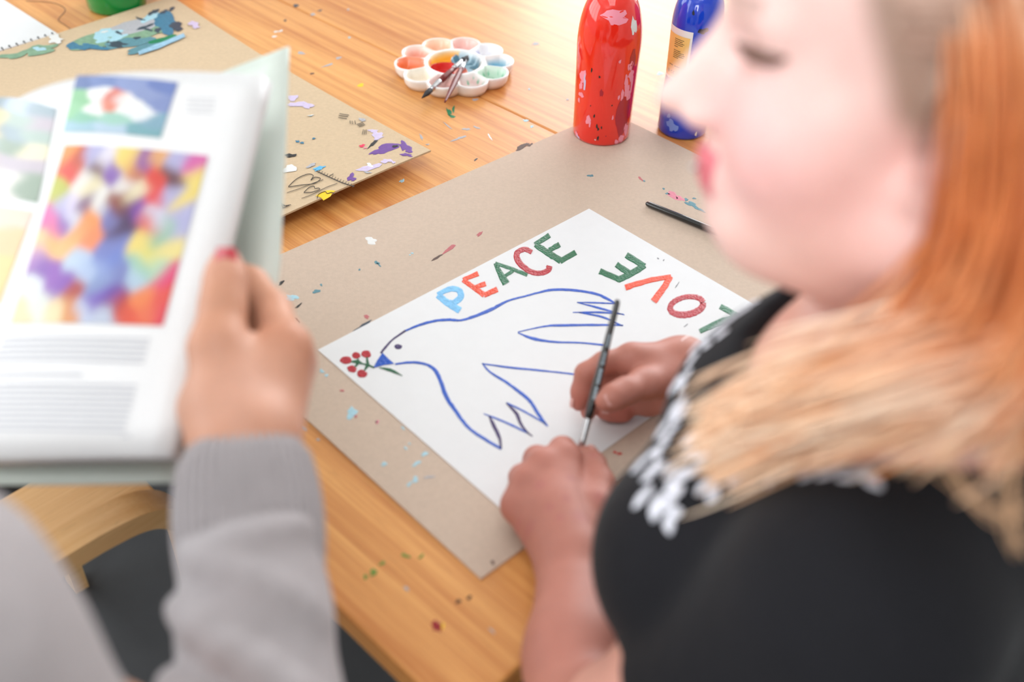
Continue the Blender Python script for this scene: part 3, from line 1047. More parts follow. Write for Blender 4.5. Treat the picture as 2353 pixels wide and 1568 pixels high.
def dome(r, z0, H, n=10, rn=.011):
    return [(rn + (r - rn) * math.cos(t) ** .9, z0 + H * math.sin(t)) for t in np.linspace(0, math.pi / 2, n)]


RB = P(1381, 305, CT)
PR1 = [(.036, 0.0), (.0395, .0012), (.0408, .005), (.0412, .05), (.0424, .10), (.0434, .130)] + dome(.0436, .136, .074, 16, .014)
bR = bottle('tall glossy red paint bottle splashed with pink on the cardboard corner', RB, PR1, M_RED,
            [(.0145, .209), (.0150, .213), (.0150, .229), (.011, .233), (.006, .248), (.004, .255)], M_CAPW)
BB = P(1567, 296, 0)
PR2 = [(.031, 0.0), (.0345, .0012), (.0358, .005), (.0356, .04), (.0345, .07), (.0337, .086), (.0342, .10), (.0352, .150)] + dome(.0354, .158, .052, 14, .012)
bB = bottle('glossy blue paint bottle with a yellow label behind the red bottle', BB, PR2, M_BLUE,
            [(.0125, .209), (.0130, .213), (.0130, .228), (.009, .232), (.005, .246), (.003, .254)], M_CAPW)
GB = P(271, 13, 0)
bG = bottle('green paint bottle on the table behind the painted cardboard', GB,
            [(.044, 0), (.0475, .0015), (.049, .006), (.052, .04), (.056, .10), (.057, .15)] + dome(.057, .15, .06, 10, .014), M_GRN,
            [(.0145, .209), (.0150, .212), (.0150, .23), (.011, .235), (.005, .25)], M_CAPW)
KB = P(430, -22, 0)
bK = bottle('crimson pink paint bottle standing beyond the far corner of the painted cardboard', KB,
            [(.028, 0), (.031, .0015), (.032, .006), (.033, .10), (.034, .13)] + dome(.034, .13, .05, 10, .012), M_CRIM,
            [(.0125, .179), (.0130, .182), (.0130, .20), (.009, .205), (.004, .22)], M_CAPW)


def on_bottle(name, base, prof, m, parent, az0, z0, daz, dz, rough=.3, n=14, off=.0003):
    """irregular splash or reflection patch wrapped on the bottle: az0 degrees from the camera direction, positive to image right"""
    d = CAM[:2] - base[:2]
    a0 = math.atan2(d[1], d[0]) + math.radians(az0)
    ph = RNG.uniform(0, 6.28, 4)
    V = []
    for s in (1.0, .55, 0.0):
        for k in range(n if s else 1):
            t = 2 * math.pi * k / n
            r = s * (1 + rough * (.6 * math.sin(2 * t + ph[0]) + .5 * math.sin(3 * t + ph[1]) + .5 * math.sin(5 * t + ph[2])))
            a = a0 + math.radians(daz) * r * math.cos(t)
            z = z0 + dz * r * math.sin(t)
            R_ = prof_at(prof, max(z, 0)) + off
            V.append((base[0] + R_ * math.cos(a), base[1] + R_ * math.sin(a), base[2] + z))
    F = [(k, (k + 1) % n, n + (k + 1) % n, n + k) for k in range(n)] + [(n + k, n + (k + 1) % n, 2 * n) for k in range(n)]
    return fixn(mk(name, V, F, m, parent, True))


M_SPK = mat('splash_pink', lin(246, 150, 170), .35)
M_SPD = mat('dark_red_splash_reflection', lin(176, 12, 40), .2, coat=.4)
for az, z, da, dz, c in ((-48, .098, 8, .010, 'p'), (-52, .083, 5, .006, 'p'), (-42, .09, 3, .011, 'l'), (-50, .07, 7, .004, 'p'), (-56, .06, 4, .003, 'p'), (-28, .038, 5, .007, 'p'), (-24, .033, 2, .006, 'p'),
                         (46, .118, 6, .007, 'p'), (52, .103, 8, .008, 'p'), (44, .085, 6, .012, 'p'), (50, .075, 9, .007, 'p'), (35, .078, 4, .007, 'p'), (40, .098, 4, .009, 'p'), (28, .075, 2, .004, 'p'), (56, .09, 4, .014, 'p'),
                         (45, .008, 8, .006, 'p'), (34, .005, 5, .004, 'p'), (56, .022, 6, .008, 'p'), (58, .015, 4, .006, 'p'), (-56, .006, 5, .005, 'p'), (-52, .004, 6, .003, 'l'), (22, .128, 2, .003, 'p'), (-10, .01, 1.2, .0012, 'w'), (20, .045, 2, .003, 'p'),
                         (-28, .112, 1.6, .003, 'k'), (-12, .105, 1.5, .002, 'k'), (-16, .046, 1.5, .003, 'k'), (-9, .031, 2, .003, 'k'), (-6, .027, 2, .002, 'k'), (0, .03, 1.5, .002, 'k'), (-5, .013, 1.6, .004, 'k'), (10, .017, 1.2, .001, 'd'), (-6, .082, 3, .006, 'd'), (16, .064, 1.5, .001, 'k'), (-25, .06, 1, .001, 'k'),
                         (8, .186, 30, .008, 'p'), (48, .172, 7, .012, 'w')):
    on_bottle('paint_splash', RB, PR1, {'p': M_SPK, 'l': SP['lilac'], 'w': SP['white'], 'k': SP['black'], 'd': M_SPD}[c], bR, az, z, da, dz)
on_bottle('dark_reflection', RB, PR1, M_SPD, bR, 43, .045, 16, .033, .12, 20)  # dark red stripes imitate a reflection, painted on the bottle side
on_bottle('dark_reflection', RB, PR1, M_SPD, bR, 50, .125, 9, .014, .2, 14)
for az, z, da, dz, c in ((14, .163, 11, .004, 'k'), (-14, .185, 3, .003, 'k'), (-30, .023, 9, .006, 'l'), (-20, .018, 10, .007, 'l'), (35, .01, 3, .003, 'w'), (-36, .033, 4, .004, 'l')):
    on_bottle('paint_splash', BB, PR2, {'l': mat('splash_pale_blue', lin(120, 146, 220), .4), 'w': SP['white'], 'k': mat('splash_navy', lin(16, 20, 44), .4)}[c], bB, az, z, da, dz)


def patch(name, base, prof, m, parent, az0, az1, z0, z1, off, n=10, nz=6):
    d = CAM[:2] - base[:2]
    c0 = math.atan2(d[1], d[0])
    V, F = [], []
    for i in range(n):
        for j in range(nz):
            a = c0 + math.radians(az0 + (az1 - az0) * i / (n - 1))
            z = z0 + (z1 - z0) * j / (nz - 1)
            R_ = prof_at(prof, z) + off
            V.append((base[0] + R_ * math.cos(a), base[1] + R_ * math.sin(a), base[2] + z))
    for i in range(n - 1):
        for j in range(nz - 1):
            F.append((i * nz + j, (i + 1) * nz + j, (i + 1) * nz + j + 1, i * nz + j + 1))
    return mk(name, V, F, m, parent, True)


M_LABW = mat('label_white', lin(240, 240, 238), .4)
M_LABY = mat('label_yellow', lin(248, 204, 120), .45, .05, 60)
lab = patch('label', BB, PR2, M_LABW, bB, -72, -6, .086, .160, .0005, 16, 10)
patch('label_field', BB, PR2, M_LABY, lab, -76, -11, .0895, .151, .0008, 16, 10)
for k, (z, a0, a1) in enumerate([(.145, -48, -24), (.1425, -48, -26), (.140, -48, -22), (.1375, -48, -24), (.1345, -48, -38), (.129, -48, -28), (.1265, -48, -20), (.124, -48, -18), (.1215, -48, -20), (.119, -48, -32), (.1065, -58, -46), (.1065, -40, -24)]):
    # broken word-like dashes
    a = a0
    while a < a1 - 1:
        wv = random.uniform(1.5, 4)
        patch('label_print', BB, PR2, SP['ink'], lab, a, min(a + wv, a1), z, z + .0010, .0010, 3, 2)
        a += wv + .9


def arc_mark(az, z, r, t0, t1, wd=.0006, bars=()):
    d = CAM[:2] - BB[:2]
    c0 = math.atan2(d[1], d[0]) + math.radians(az)
    V, F = [], []

    def pt(x, y):
        R_ = prof_at(PR2, z + y) + .0011
        a = c0 + x / R_
        return (BB[0] + R_ * math.cos(a), BB[1] + R_ * math.sin(a), BB[2] + z + y)
    n = 14
    for i in range(n + 1):
        t = math.radians(t0 + (t1 - t0) * i / n)
        V += [pt((r - wd / 2) * math.cos(t), (r - wd / 2) * math.sin(t)), pt((r + wd / 2) * math.cos(t), (r + wd / 2) * math.sin(t))]
    for i in range(n):
        F.append((2 * i, 2 * i + 1, 2 * i + 3, 2 * i + 2))
    for x0, y0, x1, y1 in bars:
        b = len(V)
        dx, dy = x1 - x0, y1 - y0
        L = math.hypot(dx, dy)
        nx, ny = -dy / L * wd / 2, dx / L * wd / 2
        V += [pt(x0 + nx, y0 + ny), pt(x1 + nx, y1 + ny), pt(x1 - nx, y1 - ny), pt(x0 - nx, y0 - ny)]
        F.append((b, b + 1, b + 2, b + 3))
    mk('label_mark', V, F, SP['ink'], lab, False)


arc_mark(-46, .0970, .0019, 60, 300)                                        # C
arc_mark(-39, .0970, .0019, 60, 300, bars=((-.0019, 0, 0, 0),))             # E
arc_mark(-28, .0970, .0021, 0, 360, .0004, bars=((-.0009, -.001, 0, .0012), (.0009, -.001, 0, .0012), (-.0005, -.0003, .0005, -.0003)))
arc_mark(-58, .0970, .0022, 0, 360, .0005, bars=((-.0012, -.0012, .0012, .0012),))

# ------------------------------------------------------------------ spiral sketchbook
SB = empty('spiral_sketchbook', P(60, 60, 0))
meta(SB, 'white spiral-bound sketchbook lying open past the painted cardboard', 'sketchbook')
sk0, sk1, sk2 = P(132, 77, .004)[:2], P(8, -1, .004)[:2], P(0, 113, .004)[:2]
ea = sk1 - sk0
ea /= np.linalg.norm(ea)
eb = sk2 - sk0
eb /= np.linalg.norm(eb)
eb = eb - ea * (ea @ eb)
eb /= np.linalg.norm(eb)
board('page', sk0, sk0 + eb * .297, sk0 + eb * .297 + ea * .21, sk0 + ea * .21, TZ, TZ + .004, M_PAPER, SB)
for k in range(24):
    c = sk0 + eb * (.008 + .0120 * k)
    pts = []
    for t in np.linspace(-.3, math.pi * 1.75, 12):
        q = c - ea * (.0035 * math.cos(t) + 0.0)
        pts.append((*q, TZ + .0045 + .0035 * math.sin(t)))
    MB().tube(pts, .0007, 6).build('coil_ring', SP['black'], SB, True, True)

# ------------------------------------------------------------------ bentwood armchair tucked beside the table
M_BIRCH = wood('birch_bentwood', lin(240, 198, 142), lin(222, 172, 112), .42, 1.2, coat=.1, along=1)
M_BLKF = mat('black_fabric_seat', lin(20, 20, 24), .9, .15, 200, .3, 900)
CH = empty('armchair', uv(-.97, .02), TROT)
meta(CH, 'birch bentwood armchair with a black seat drawn up beside the table', 'chair')


def strip(path, x0, x1, th):
    """bent laminated strip: path = (y, z) centre line, x from x0 to x1"""
    a = crom(path, 8)
    V, F = [], []
    n = len(a)
    for i in range(n):
        t = a[min(i + 1, n - 1)] - a[max(i - 1, 0)]
        t /= np.linalg.norm(t)
        nn = np.array([-t[1], t[0]]) * th / 2
        for s in (1, -1):
            V += [(x0, *(a[i] + nn * s)), (x1, *(a[i] + nn * s))]
    for i in range(n - 1):
        b, c = 4 * i, 4 * i + 4
        F += [(b, b + 1, c + 1, c), (b + 2, c + 2, c + 3, b + 3), (b, c, c + 2, b + 2), (b + 1, b + 3, c + 3, c + 1)]
    F += [(0, 2, 3, 1), (4 * n - 4, 4 * n - 3, 4 * n - 1, 4 * n - 2)]
    return V, F


cu, cv = -.97, .02
for x0, x1 in ((-.737 - cu, -.700 - cu), (-1.24 - cu, -1.203 - cu)):
    V, F = strip([(-.42, .632), (-.1, .64), (.08, .645), (.165, .645), (.215, .632), (.240, .595), (.243, .53), (.235, .3), (.225, .0)], x0, x1, .024)
    fixn(mk('armrest_leg', V, F, M_BIRCH, CH, False, False))
    V, F = strip([(-.42, .64), (-.45, .4), (-.48, .0)], x0, x1, .024)
    fixn(mk('leg', V, F, M_BIRCH, CH, False, False))
MB().box(-.850 - cu, -.740 - cu, -.42, .236, .604, .622, .003).build('side_rail', M_BIRCH, CH)
MB().box(-1.2 - cu, -1.09 - cu, -.42, .236, .604, .622, .003).build('side_rail', M_BIRCH, CH)
MB().box(-1.09 - cu, -.85 - cu, -.40, .2, .57, .61, .012).build('seat', M_BLKF, CH)
MB().box(-1.165 - cu, -.775 - cu, -.46, -.42, .56, .90, .012).build('backrest', M_BLKF, CH)
# ------------------------------------------------------------------ person painting
HP = np.array([0.200, 0.466, 1.2445])
HR = np.array([[-0.9802, -0.1949, -0.0348], [0.1887, -0.9729, 0.1334], [-0.0598, 0.1242, 0.9904]])


def HL(x, y, z):
    return HP + HR @ np.array([x, y, z])


PA = empty('person', (0.28, 0.42, 0.0))
meta(PA, 'person with orange to blond hair in a black embroidered top, painting the dove', 'person')

fa = Field((-0.04, 0.20, 0.735), (0.50, 0.86, 1.42), 0.0024)
HX = [HR[:, 0], HR[:, 1], HR[:, 2]]


def hell(c, r, k=.012, sub=False):
    fa.ell(HL(*c), r, HR, k, sub)


def hcone(a, b, r1, r2, k=.01, sub=False):
    fa.cone(HL(*a), HL(*b), r1, r2, k, sub)


# head
hell((-.012, 0, .040), (.100, .077, .086))
hell((.030, 0, -.028), (.068, .066, .086), .03)
hell((.046, 0, .045), (.052, .060, .055), .03)
for s in (-1, 1):
    hell((.052, s * .034, -.046), (.036, .032, .036), .025)
    hcone((.000, s * .055, -.080), (.066, s * .018, -.098), .024, .020, .025)
    hcone((.084, s * .012, .016), (.074, s * .044, .014), .009, .008, .014)
hell((.076, 0, -.098), (.024, .026, .021), .018)
hell((.026, 0, -.112), (.056, .046, .026), .022)
hell((.086, 0, -.072), (.020, .024, .018), .015)
hcone((.078, 0, .006), (.103, 0, -.035), .0125, .0150, .014)
hcone((.087, 0, .008), (.119, 0, -.031), .0075, .0085, .012)
hell((.1215, 0, -.037), (.0115, .0105, .0092), .006)
for s in (-1, 1):
    hell((.106, s * .0115, -.043), (.0110, .0072, .0070), .006)
hell((.1015, 0, -.0665), (.0075, .017, .0052), .004)
hell((.0985, 0, -.0785), (.0080, .015, .0060), .004)
hcone((.112, -.016, -.0725), (.112, .016, -.0725), .0012, .0012, .004, True)
for s in (-1, 1):
    hell((.098, s * .031, -.001), (.016, .016, .010), .010, True)
    hell((.0735, s * .032, -.001), (.0135, .0145, .0125), .004)
# ear
for s in (-1, 1):
    er = HR @ np.array(Matrix.Rotation(s * .35, 3, 'Z') @ Matrix.Rotation(-.2, 3, 'Y'))
    fa.ell(HL(-.002, s * .074, -.018), (.019, .0055, .030), er, .006)
    fa.ell(HL(.004, s * .079, -.016), (.010, .005, .018), er, .004, True)
    hell((.005, s * .072, -.050), (.009, .0055, .011), .006)
# neck and upper body
NB = np.array([0.245, 0.445, 1.070])
fa.cone(HL(-.012, 0, -.06), NB, .058, .060, .03)
SHL, SHR = np.array([0.180, 0.300, 1.012]), np.array([0.305, 0.575, 1.000])
CHT = np.array([0.220, 0.435, 0.960])
fa.cone(NB + (0, -.02, -.01), SHL, .050, .050, .04)
fa.cone(NB + (0, .02, -.01), SHR, .050, .050, .04)
fa.ell(CHT + (.02, 0, 0), (.100, .140, .120), None, .05)
fa.ell((0.25, .43, .80), (.115, .145, .16), None, .05)
fa.ell((.135, .385, .935), (.066, .068, .068), None, .04)
fa.ell((.210, .498, .935), (.064, .064, .066), None, .04)
fa.ell((.214, .460, .980), (.080, .076, .050), None, .04)
# left arm (towards the camera) and hand resting on the sheet
WL, EL = P(1312, 1285, .040), np.array([0.058, 0.330, 0.800])
fa.cone(SHL, EL, .052, .044, .03)
mid = WL * .45 + EL * .55
fa.cone(EL, mid, .042, .0375, .02)
fa.cone(mid, WL, .0370, .0265, .02)
for dz_ in (-.006, .006):
    fa.cone(WL + (0.0, 0, dz_), P(1270, 1190, .044), .0255, .024, .015)
LH = dict(i=[P(1295, 1055, .054), P(1292, 1035, .044), P(1312, 1052, .024), P(1330, 1066, .018)],
          m=[P(1249, 1075, .056), P(1234, 1056, .040), P(1262, 1075, .018), P(1285, 1090, .016)],
          r=[P(1212, 1115, .052), P(1200, 1098, .035), P(1230, 1112, .016), P(1255, 1125, .015)],
          p=[P(1190, 1165, .044), P(1184, 1148, .028), P(1210, 1155, .013), P(1235, 1165, .013)])
LR = dict(i=(.0138, .0125, .0105, .0088), m=(.0140, .0125, .0100, .0085), r=(.0135, .0120, .0098, .0082), p=(.0130, .0108, .0090, .0078))
for f_ in 'imrp':
    fa.cone(P(1300, 1230, .042) if f_ in 'im' else P(1285, 1235, .036), LH[f_][0], .0230, LR[f_][0] + .0015, .012)
    fa.chain(LH[f_], LR[f_], .004)
    fa.ell(LH[f_][0] + (0, 0, .003), (.0125, .0125, .0115), None, .008)
fa.chain([P(1335, 1250, .038), P(1366, 1165, .046), P(1376, 1110, .044), P(1362, 1070, .042), P(1350, 1046, .041)], (.020, .0165, .0130, .0115, .0088), .008)
fa.cone(P(1330, 1170, .036), P(1270, 1130, .038), .017, .017, .015)
# right arm and hand with the brush
WR, ER = P(1565, 842, .043), np.array([0.345, 0.625, 0.835])
fa.cone(SHR, ER, .050, .044, .03)
fa.cone(ER, ER * .5 + WR * .5, .042, .034, .02)
fa.cone(ER * .5 + WR * .5, WR, .034, .0250, .02)
RH = dict(i=[P(1452, 826, .064), P(1388, 834, .066), P(1345, 858, .060), P(1333, 900, .044), P(1330, 928, .034)],
          m=[P(1462, 848, .052), P(1395, 860, .045), P(1362, 890, .036), P(1352, 930, .022), P(1352, 950, .014)],
          r=[P(1478, 875, .040), P(1425, 888, .028), P(1395, 918, .020), P(1392, 945, .013), P(1404, 953, .012)],
          p=[P(1500, 900, .030), P(1462, 915, .020), P(1430, 938, .013), P(1422, 952, .011), P(1436, 955, .011)])
RR = dict(i=(.0135, .0112, .0102, .0092, .0076), m=(.0135, .0112, .0102, .0090, .0074), r=(.0130, .0108, .0098, .0086, .0078), p=(.0120, .0100, .0088, .0080, .0072))
for f_ in 'imrp':
    fa.cone(WR, RH[f_][0], .0225, RR[f_][0] + .0025, .015)
    fa.chain(RH[f_], RR[f_], .004)
TH = [P(1535, 872, .048), P(1478, 884, .064), P(1436, 900, .074), P(1408, 914, .076), P(1388, 924, .075)]
fa.chain(TH, (.0200, .0145, .0122, .0114, .0088), .008)
fa.cone(P(1535, 872, .048), RH['i'][0], .018, .011, .012)
fa.cone(P(1530, 905, .030), P(1490, 930, .018), .020, .012, .015)
V, F = fa.mesh(2)
# skin colours
SK = np.array(lin(222, 164, 148))
col = np.tile(SK, (len(V), 1))


def tint(c, r, rgb, amt, soft=1.0):
    d = np.linalg.norm(V - np.asarray(c), axis=1)
    wv = np.clip(1 - d / r, 0, 1) ** soft * amt
    col[:] = col * (1 - wv[:, None]) + np.array(lin(*rgb)) * wv[:, None]


loc = (V - HP) @ HR
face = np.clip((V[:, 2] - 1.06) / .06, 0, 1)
col = col * (1 - face[:, None]) + np.array(lin(238, 200, 192)) * face[:, None]  # paler head colour stands in for the stronger light on the face
tint(HL(.075, .045, -.045), .05, (238, 172, 172), .75)
tint(HL(.035, .06, -.06), .050, (232, 178, 170), .7)
tint(HL(.09, .02, -.03), .03, (238, 180, 176), .6)
tint(HL(.04, .03, -.11), .06, (218, 164, 148), .7)
tint(HL(0, .078, -.02), .035, (214, 150, 140), .7)
lip = (np.abs(loc[:, 1]) < .021) & (loc[:, 0] > .088) & (loc[:, 2] < -.060) & (loc[:, 2] > -.0855) & (loc[:, 0] + (np.abs(loc[:, 1]) * .35) > .097)
col[lip] = np.array(lin(212, 112, 122))
for s in (-1, 1):
    brow = (np.abs(loc[:, 2] - .020 - .10 * np.abs(np.abs(loc[:, 1]) - .03)) < .004) & (np.abs(np.abs(loc[:, 1]) - .030) < .019) & (loc[:, 0] > .05)
    col[brow] = col[brow] * .75 + np.array(lin(150, 120, 105)) * .25
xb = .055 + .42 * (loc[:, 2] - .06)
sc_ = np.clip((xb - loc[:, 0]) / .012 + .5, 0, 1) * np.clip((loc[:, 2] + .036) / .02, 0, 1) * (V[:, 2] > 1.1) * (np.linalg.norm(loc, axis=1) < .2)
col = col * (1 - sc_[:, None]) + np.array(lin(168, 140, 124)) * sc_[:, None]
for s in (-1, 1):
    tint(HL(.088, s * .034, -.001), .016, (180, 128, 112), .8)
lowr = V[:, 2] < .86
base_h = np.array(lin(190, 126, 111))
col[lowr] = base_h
for f_ in 'imrp':
    for q in LH[f_][:2]:
        tint(q, .020, (204, 122, 110), .7)
    for q in RH[f_][-2:]:
        tint(q, .016, (206, 120, 106), .7)
    tint(RH[f_][2], .018, (208, 130, 114), .5)
tint(P(1330, 1120, .06), .05, (206, 138, 124), .5)
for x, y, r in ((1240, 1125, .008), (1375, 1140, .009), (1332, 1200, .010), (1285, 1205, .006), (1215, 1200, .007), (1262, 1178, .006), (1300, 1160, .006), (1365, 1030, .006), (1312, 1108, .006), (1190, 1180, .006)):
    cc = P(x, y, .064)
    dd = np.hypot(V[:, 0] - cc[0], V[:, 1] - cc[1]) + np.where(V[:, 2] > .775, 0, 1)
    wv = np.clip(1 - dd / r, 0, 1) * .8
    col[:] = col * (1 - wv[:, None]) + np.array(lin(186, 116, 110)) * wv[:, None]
M_SKIN = mat('skin', (1, 1, 1), .48, .05, 60, .12, 500, attr='Col', sss=.12, spec=.35)
BODY = mkfast('body', V, F, M_SKIN, PA, col)


def nail(c, right, fwd, w_, l_, m, parent):
    """small curved nail plate"""
    right = Vector(right).normalized()
    fwd = Vector(fwd)
    fwd = (fwd - right * fwd.dot(right)).normalized()
    up = right.cross(fwd)
    V, F = [], []
    for i in range(7):
        for j in range(6):
            a = -1 + 2 * i / 6
            b = -1 + 2 * j / 5
            q = a * math.sqrt(max(0, 1 - .35 * b * b * (1 if b > 0 else .6)))
            V.append(Vector(c) + right * (q * w_ / 2) + fwd * (b * l_ / 2) + up * (.0011 * (1 - q * q) - .0006 * b * b))
    for i in range(6):
        for j in range(5):
            F.append((i * 6 + j, i * 6 + 6 + j, i * 6 + 7 + j, i * 6 + 1 + j))
    return mk('fingernail', V, F, m, parent, True)


M_NAIL = mat('nail', lin(226, 170, 160), .25, coat=.3)
toC = lambda p: (CAM - p) / np.linalg.norm(CAM - p)
# nail directions: fwd along the finger, right = fwd x up
def put_nail(p0, p1, rad, w_, l_, m, parent, lift=1.0, back=.2, side=None):
    p0, p1 = np.array(p0), np.array(p1)
    f_ = p1 - p0
    f_ /= np.linalg.norm(f_)
    n_ = toC(p1) if side is None else np.array(side, float)
    n_ = n_ - f_ * (n_ @ f_)
    n_ /= np.linalg.norm(n_)
    r_ = np.cross(f_, n_)
    nail(p1 - f_ * back * l_ + n_ * rad * lift, r_, f_, w_, l_, m, parent)


put_nail(TH[3], TH[4], .0098, .0125, .0135, M_NAIL, BODY, .95, .35)
put_nail(RH['i'][3], RH['i'][4], .0082, .009, .010, M_NAIL, BODY, .95, .1, (-.8, -.1, .3))
put_nail(RH['r'][2], RH['r'][3], .0086, .009, .009, M_NAIL, BODY, 1.0, .0)
put_nail(P(1362, 1070, .042), P(1350, 1046, .041), .0095, .0105, .012, M_NAIL, BODY, .95, .2, (.55, .2, .8))

# eye: dark lash line, eyebrow and iris glimpse
bvb = BVHTree.FromPolygons([tuple(v) for v in V], [tuple(int(i) for i in f) for f in F])
M_LASH = mat('lash', lin(104, 74, 62), .7)
M_EYE = mat('eye_dark', lin(60, 46, 42), .15)
lp = []
for x, y in crom([(1692, 98), (1716, 118), (1745, 130), (1778, 137), (1808, 136)], 4):
    d = Vector(CM.T @ np.array([(x - IW / 2) / FPX, (y - IH / 2) / FPX, 1.0])).normalized()
    h = bvb.ray_cast(Vector(CAM), d)
    if h[0] is not None:
        lp.append(np.array(h[0] - d * .0006))
nl = len(lp)
MB().tube(lp, [.0008 + .0030 * math.sin(math.pi * (i + .5) / nl) for i in range(nl)], 8).build('eyelashes', M_LASH, PA, True, True)
for s in (-1, 1):
    pts = [HL(.0905 - .013 * t * t, s * (.031 + .017 * t), .0175 + .004 * (1 - t * t)) for t in np.linspace(-1, 1, 9)]
    MB().tube(pts, [.0008, .0016, .002, .002, .002, .0018, .0016, .0012, .0006], 8).build('eyebrow', mat('brow_hair', lin(196, 164, 148), .8), PA, True, True)
st_ = HL(.1085, .004, -.0745)
MB().lathe([(.0001, -.0022), (.0015, -.0016), (.0022, 0), (.0015, .0016), (.0001, .0022)], 12, st_).build('lip_stud', M_STEEL, PA, True, True)

# bracelet
wv_ = (ER - WR) / np.linalg.norm(ER - WR)
bc = WR + wv_ * .003
n1 = np.cross(wv_, (0, 0, 1)); n1 /= np.linalg.norm(n1)
n2 = np.cross(wv_, n1)
M_BR = mat('pink_bead_elastic', lin(226, 190, 184), .4)
MB().tube([bc + (n1 * math.cos(t) + n2 * math.sin(t)) * .0290 for t in np.linspace(0, 2 * math.pi, 33)], .0026, 8).build('bracelet', M_BR, PA, True, True)

# ---- black top
fs = Field((-0.03, 0.14, 0.66), (0.52, 0.76, 1.10), 0.0040)
fs.ell(CHT + (.02, 0, 0), (.110, .150, .128), None, .03)
fs.ell((0.25, .43, .80), (.128, .158, .18), None, .05)
fs.ell((.131, .388, .935), (.077, .078, .080), None, .05)
fs.ell((.206, .500, .935), (.076, .074, .078), None, .05)
fs.ell((.201, .465, .979), (.092, .086, .062), None, .04)
fs.cone(NB + (.01, -.06, -.03), SHL + (0, 0, .0), .058, .066, .04)
fs.cone(NB + (.01, .06, -.03), SHR, .058, .064, .04)
fs.cone(SHL, SHL * .42 + EL * .58 + (.018, 0, .01), .070, .060, .010)
fs.cone(SHR, SHR * .4 + ER * .6, .066, .060, .03)
# sleeve openings, neckline
d_ = (EL - SHL) / np.linalg.norm(EL - SHL)
fs.cone(SHL * .36 + EL * .64 + d_ * .05, EL + d_ * .05, .056, .056, .012, True)
fs.ell((.222, .440, 1.100), (.110, .108, .107), None, .008, True)
Vs, Fs = fs.mesh(3)
M_TOP = mat('black_cotton', lin(19, 19, 24), .85, .10, 40, .35, 60, sheen=.05, spec=.25)
TOP = mkfast('black_top', Vs, Fs, M_TOP, PA)

# white embroidered petals laid on the top where the sheet of cloth is hit from the photo's view
bvh = BVHTree.FromPolygons([tuple(v) for v in Vs], [tuple(int(i) for i in f) for f in Fs])
M_EMB = mat('white_embroidery', lin(226, 228, 238), .7, .08, 200, .4, 900)


def petal(px, py, L_, W_, ang):
    d = CM.T @ np.array([(px - IW / 2) / FPX, (py - IH / 2) / FPX, 1.0])
    h = bvh.ray_cast(Vector(CAM), Vector(d / np.linalg.norm(d)))
    if h[0] is None:
        return
    p, n = h[0], h[1]
    if n.dot(Vector(d)) > 0:
        n = -n
    if n.dot(Vector(-d).normalized()) < .12:
        return
    ax = Vector(CM[0]) * math.cos(math.radians(ang)) + Vector(CM[1]) * math.sin(math.radians(ang))
    ax = (ax - n * ax.dot(n)).normalized()
    sd = n.cross(ax)
    V, F = [], []
    prof = [(-1, .05), (-.75, .55), (-.35, .95), (.1, 1.0), (.5, .75), (.8, .42), (1, .05)]
    for t, wv in prof:
        for s, z in ((-1, .0002), (-.45, .0014), (0, .0009), (.45, .0014), (1, .0002)):
            V.append(p + ax * (t * L_ * .46) + sd * (s * wv * W_ * .42) + n * (z + .0004 - .003 * max(0, abs(t) - .4) * .3))
    for i in range(len(prof) - 1):
        for j in range(4):
            F.append((5 * i + j, 5 * i + j + 1, 5 * i + j + 6, 5 * i + j + 5))
    mk('embroidered_petal', V, F, M_EMB, PA, True)


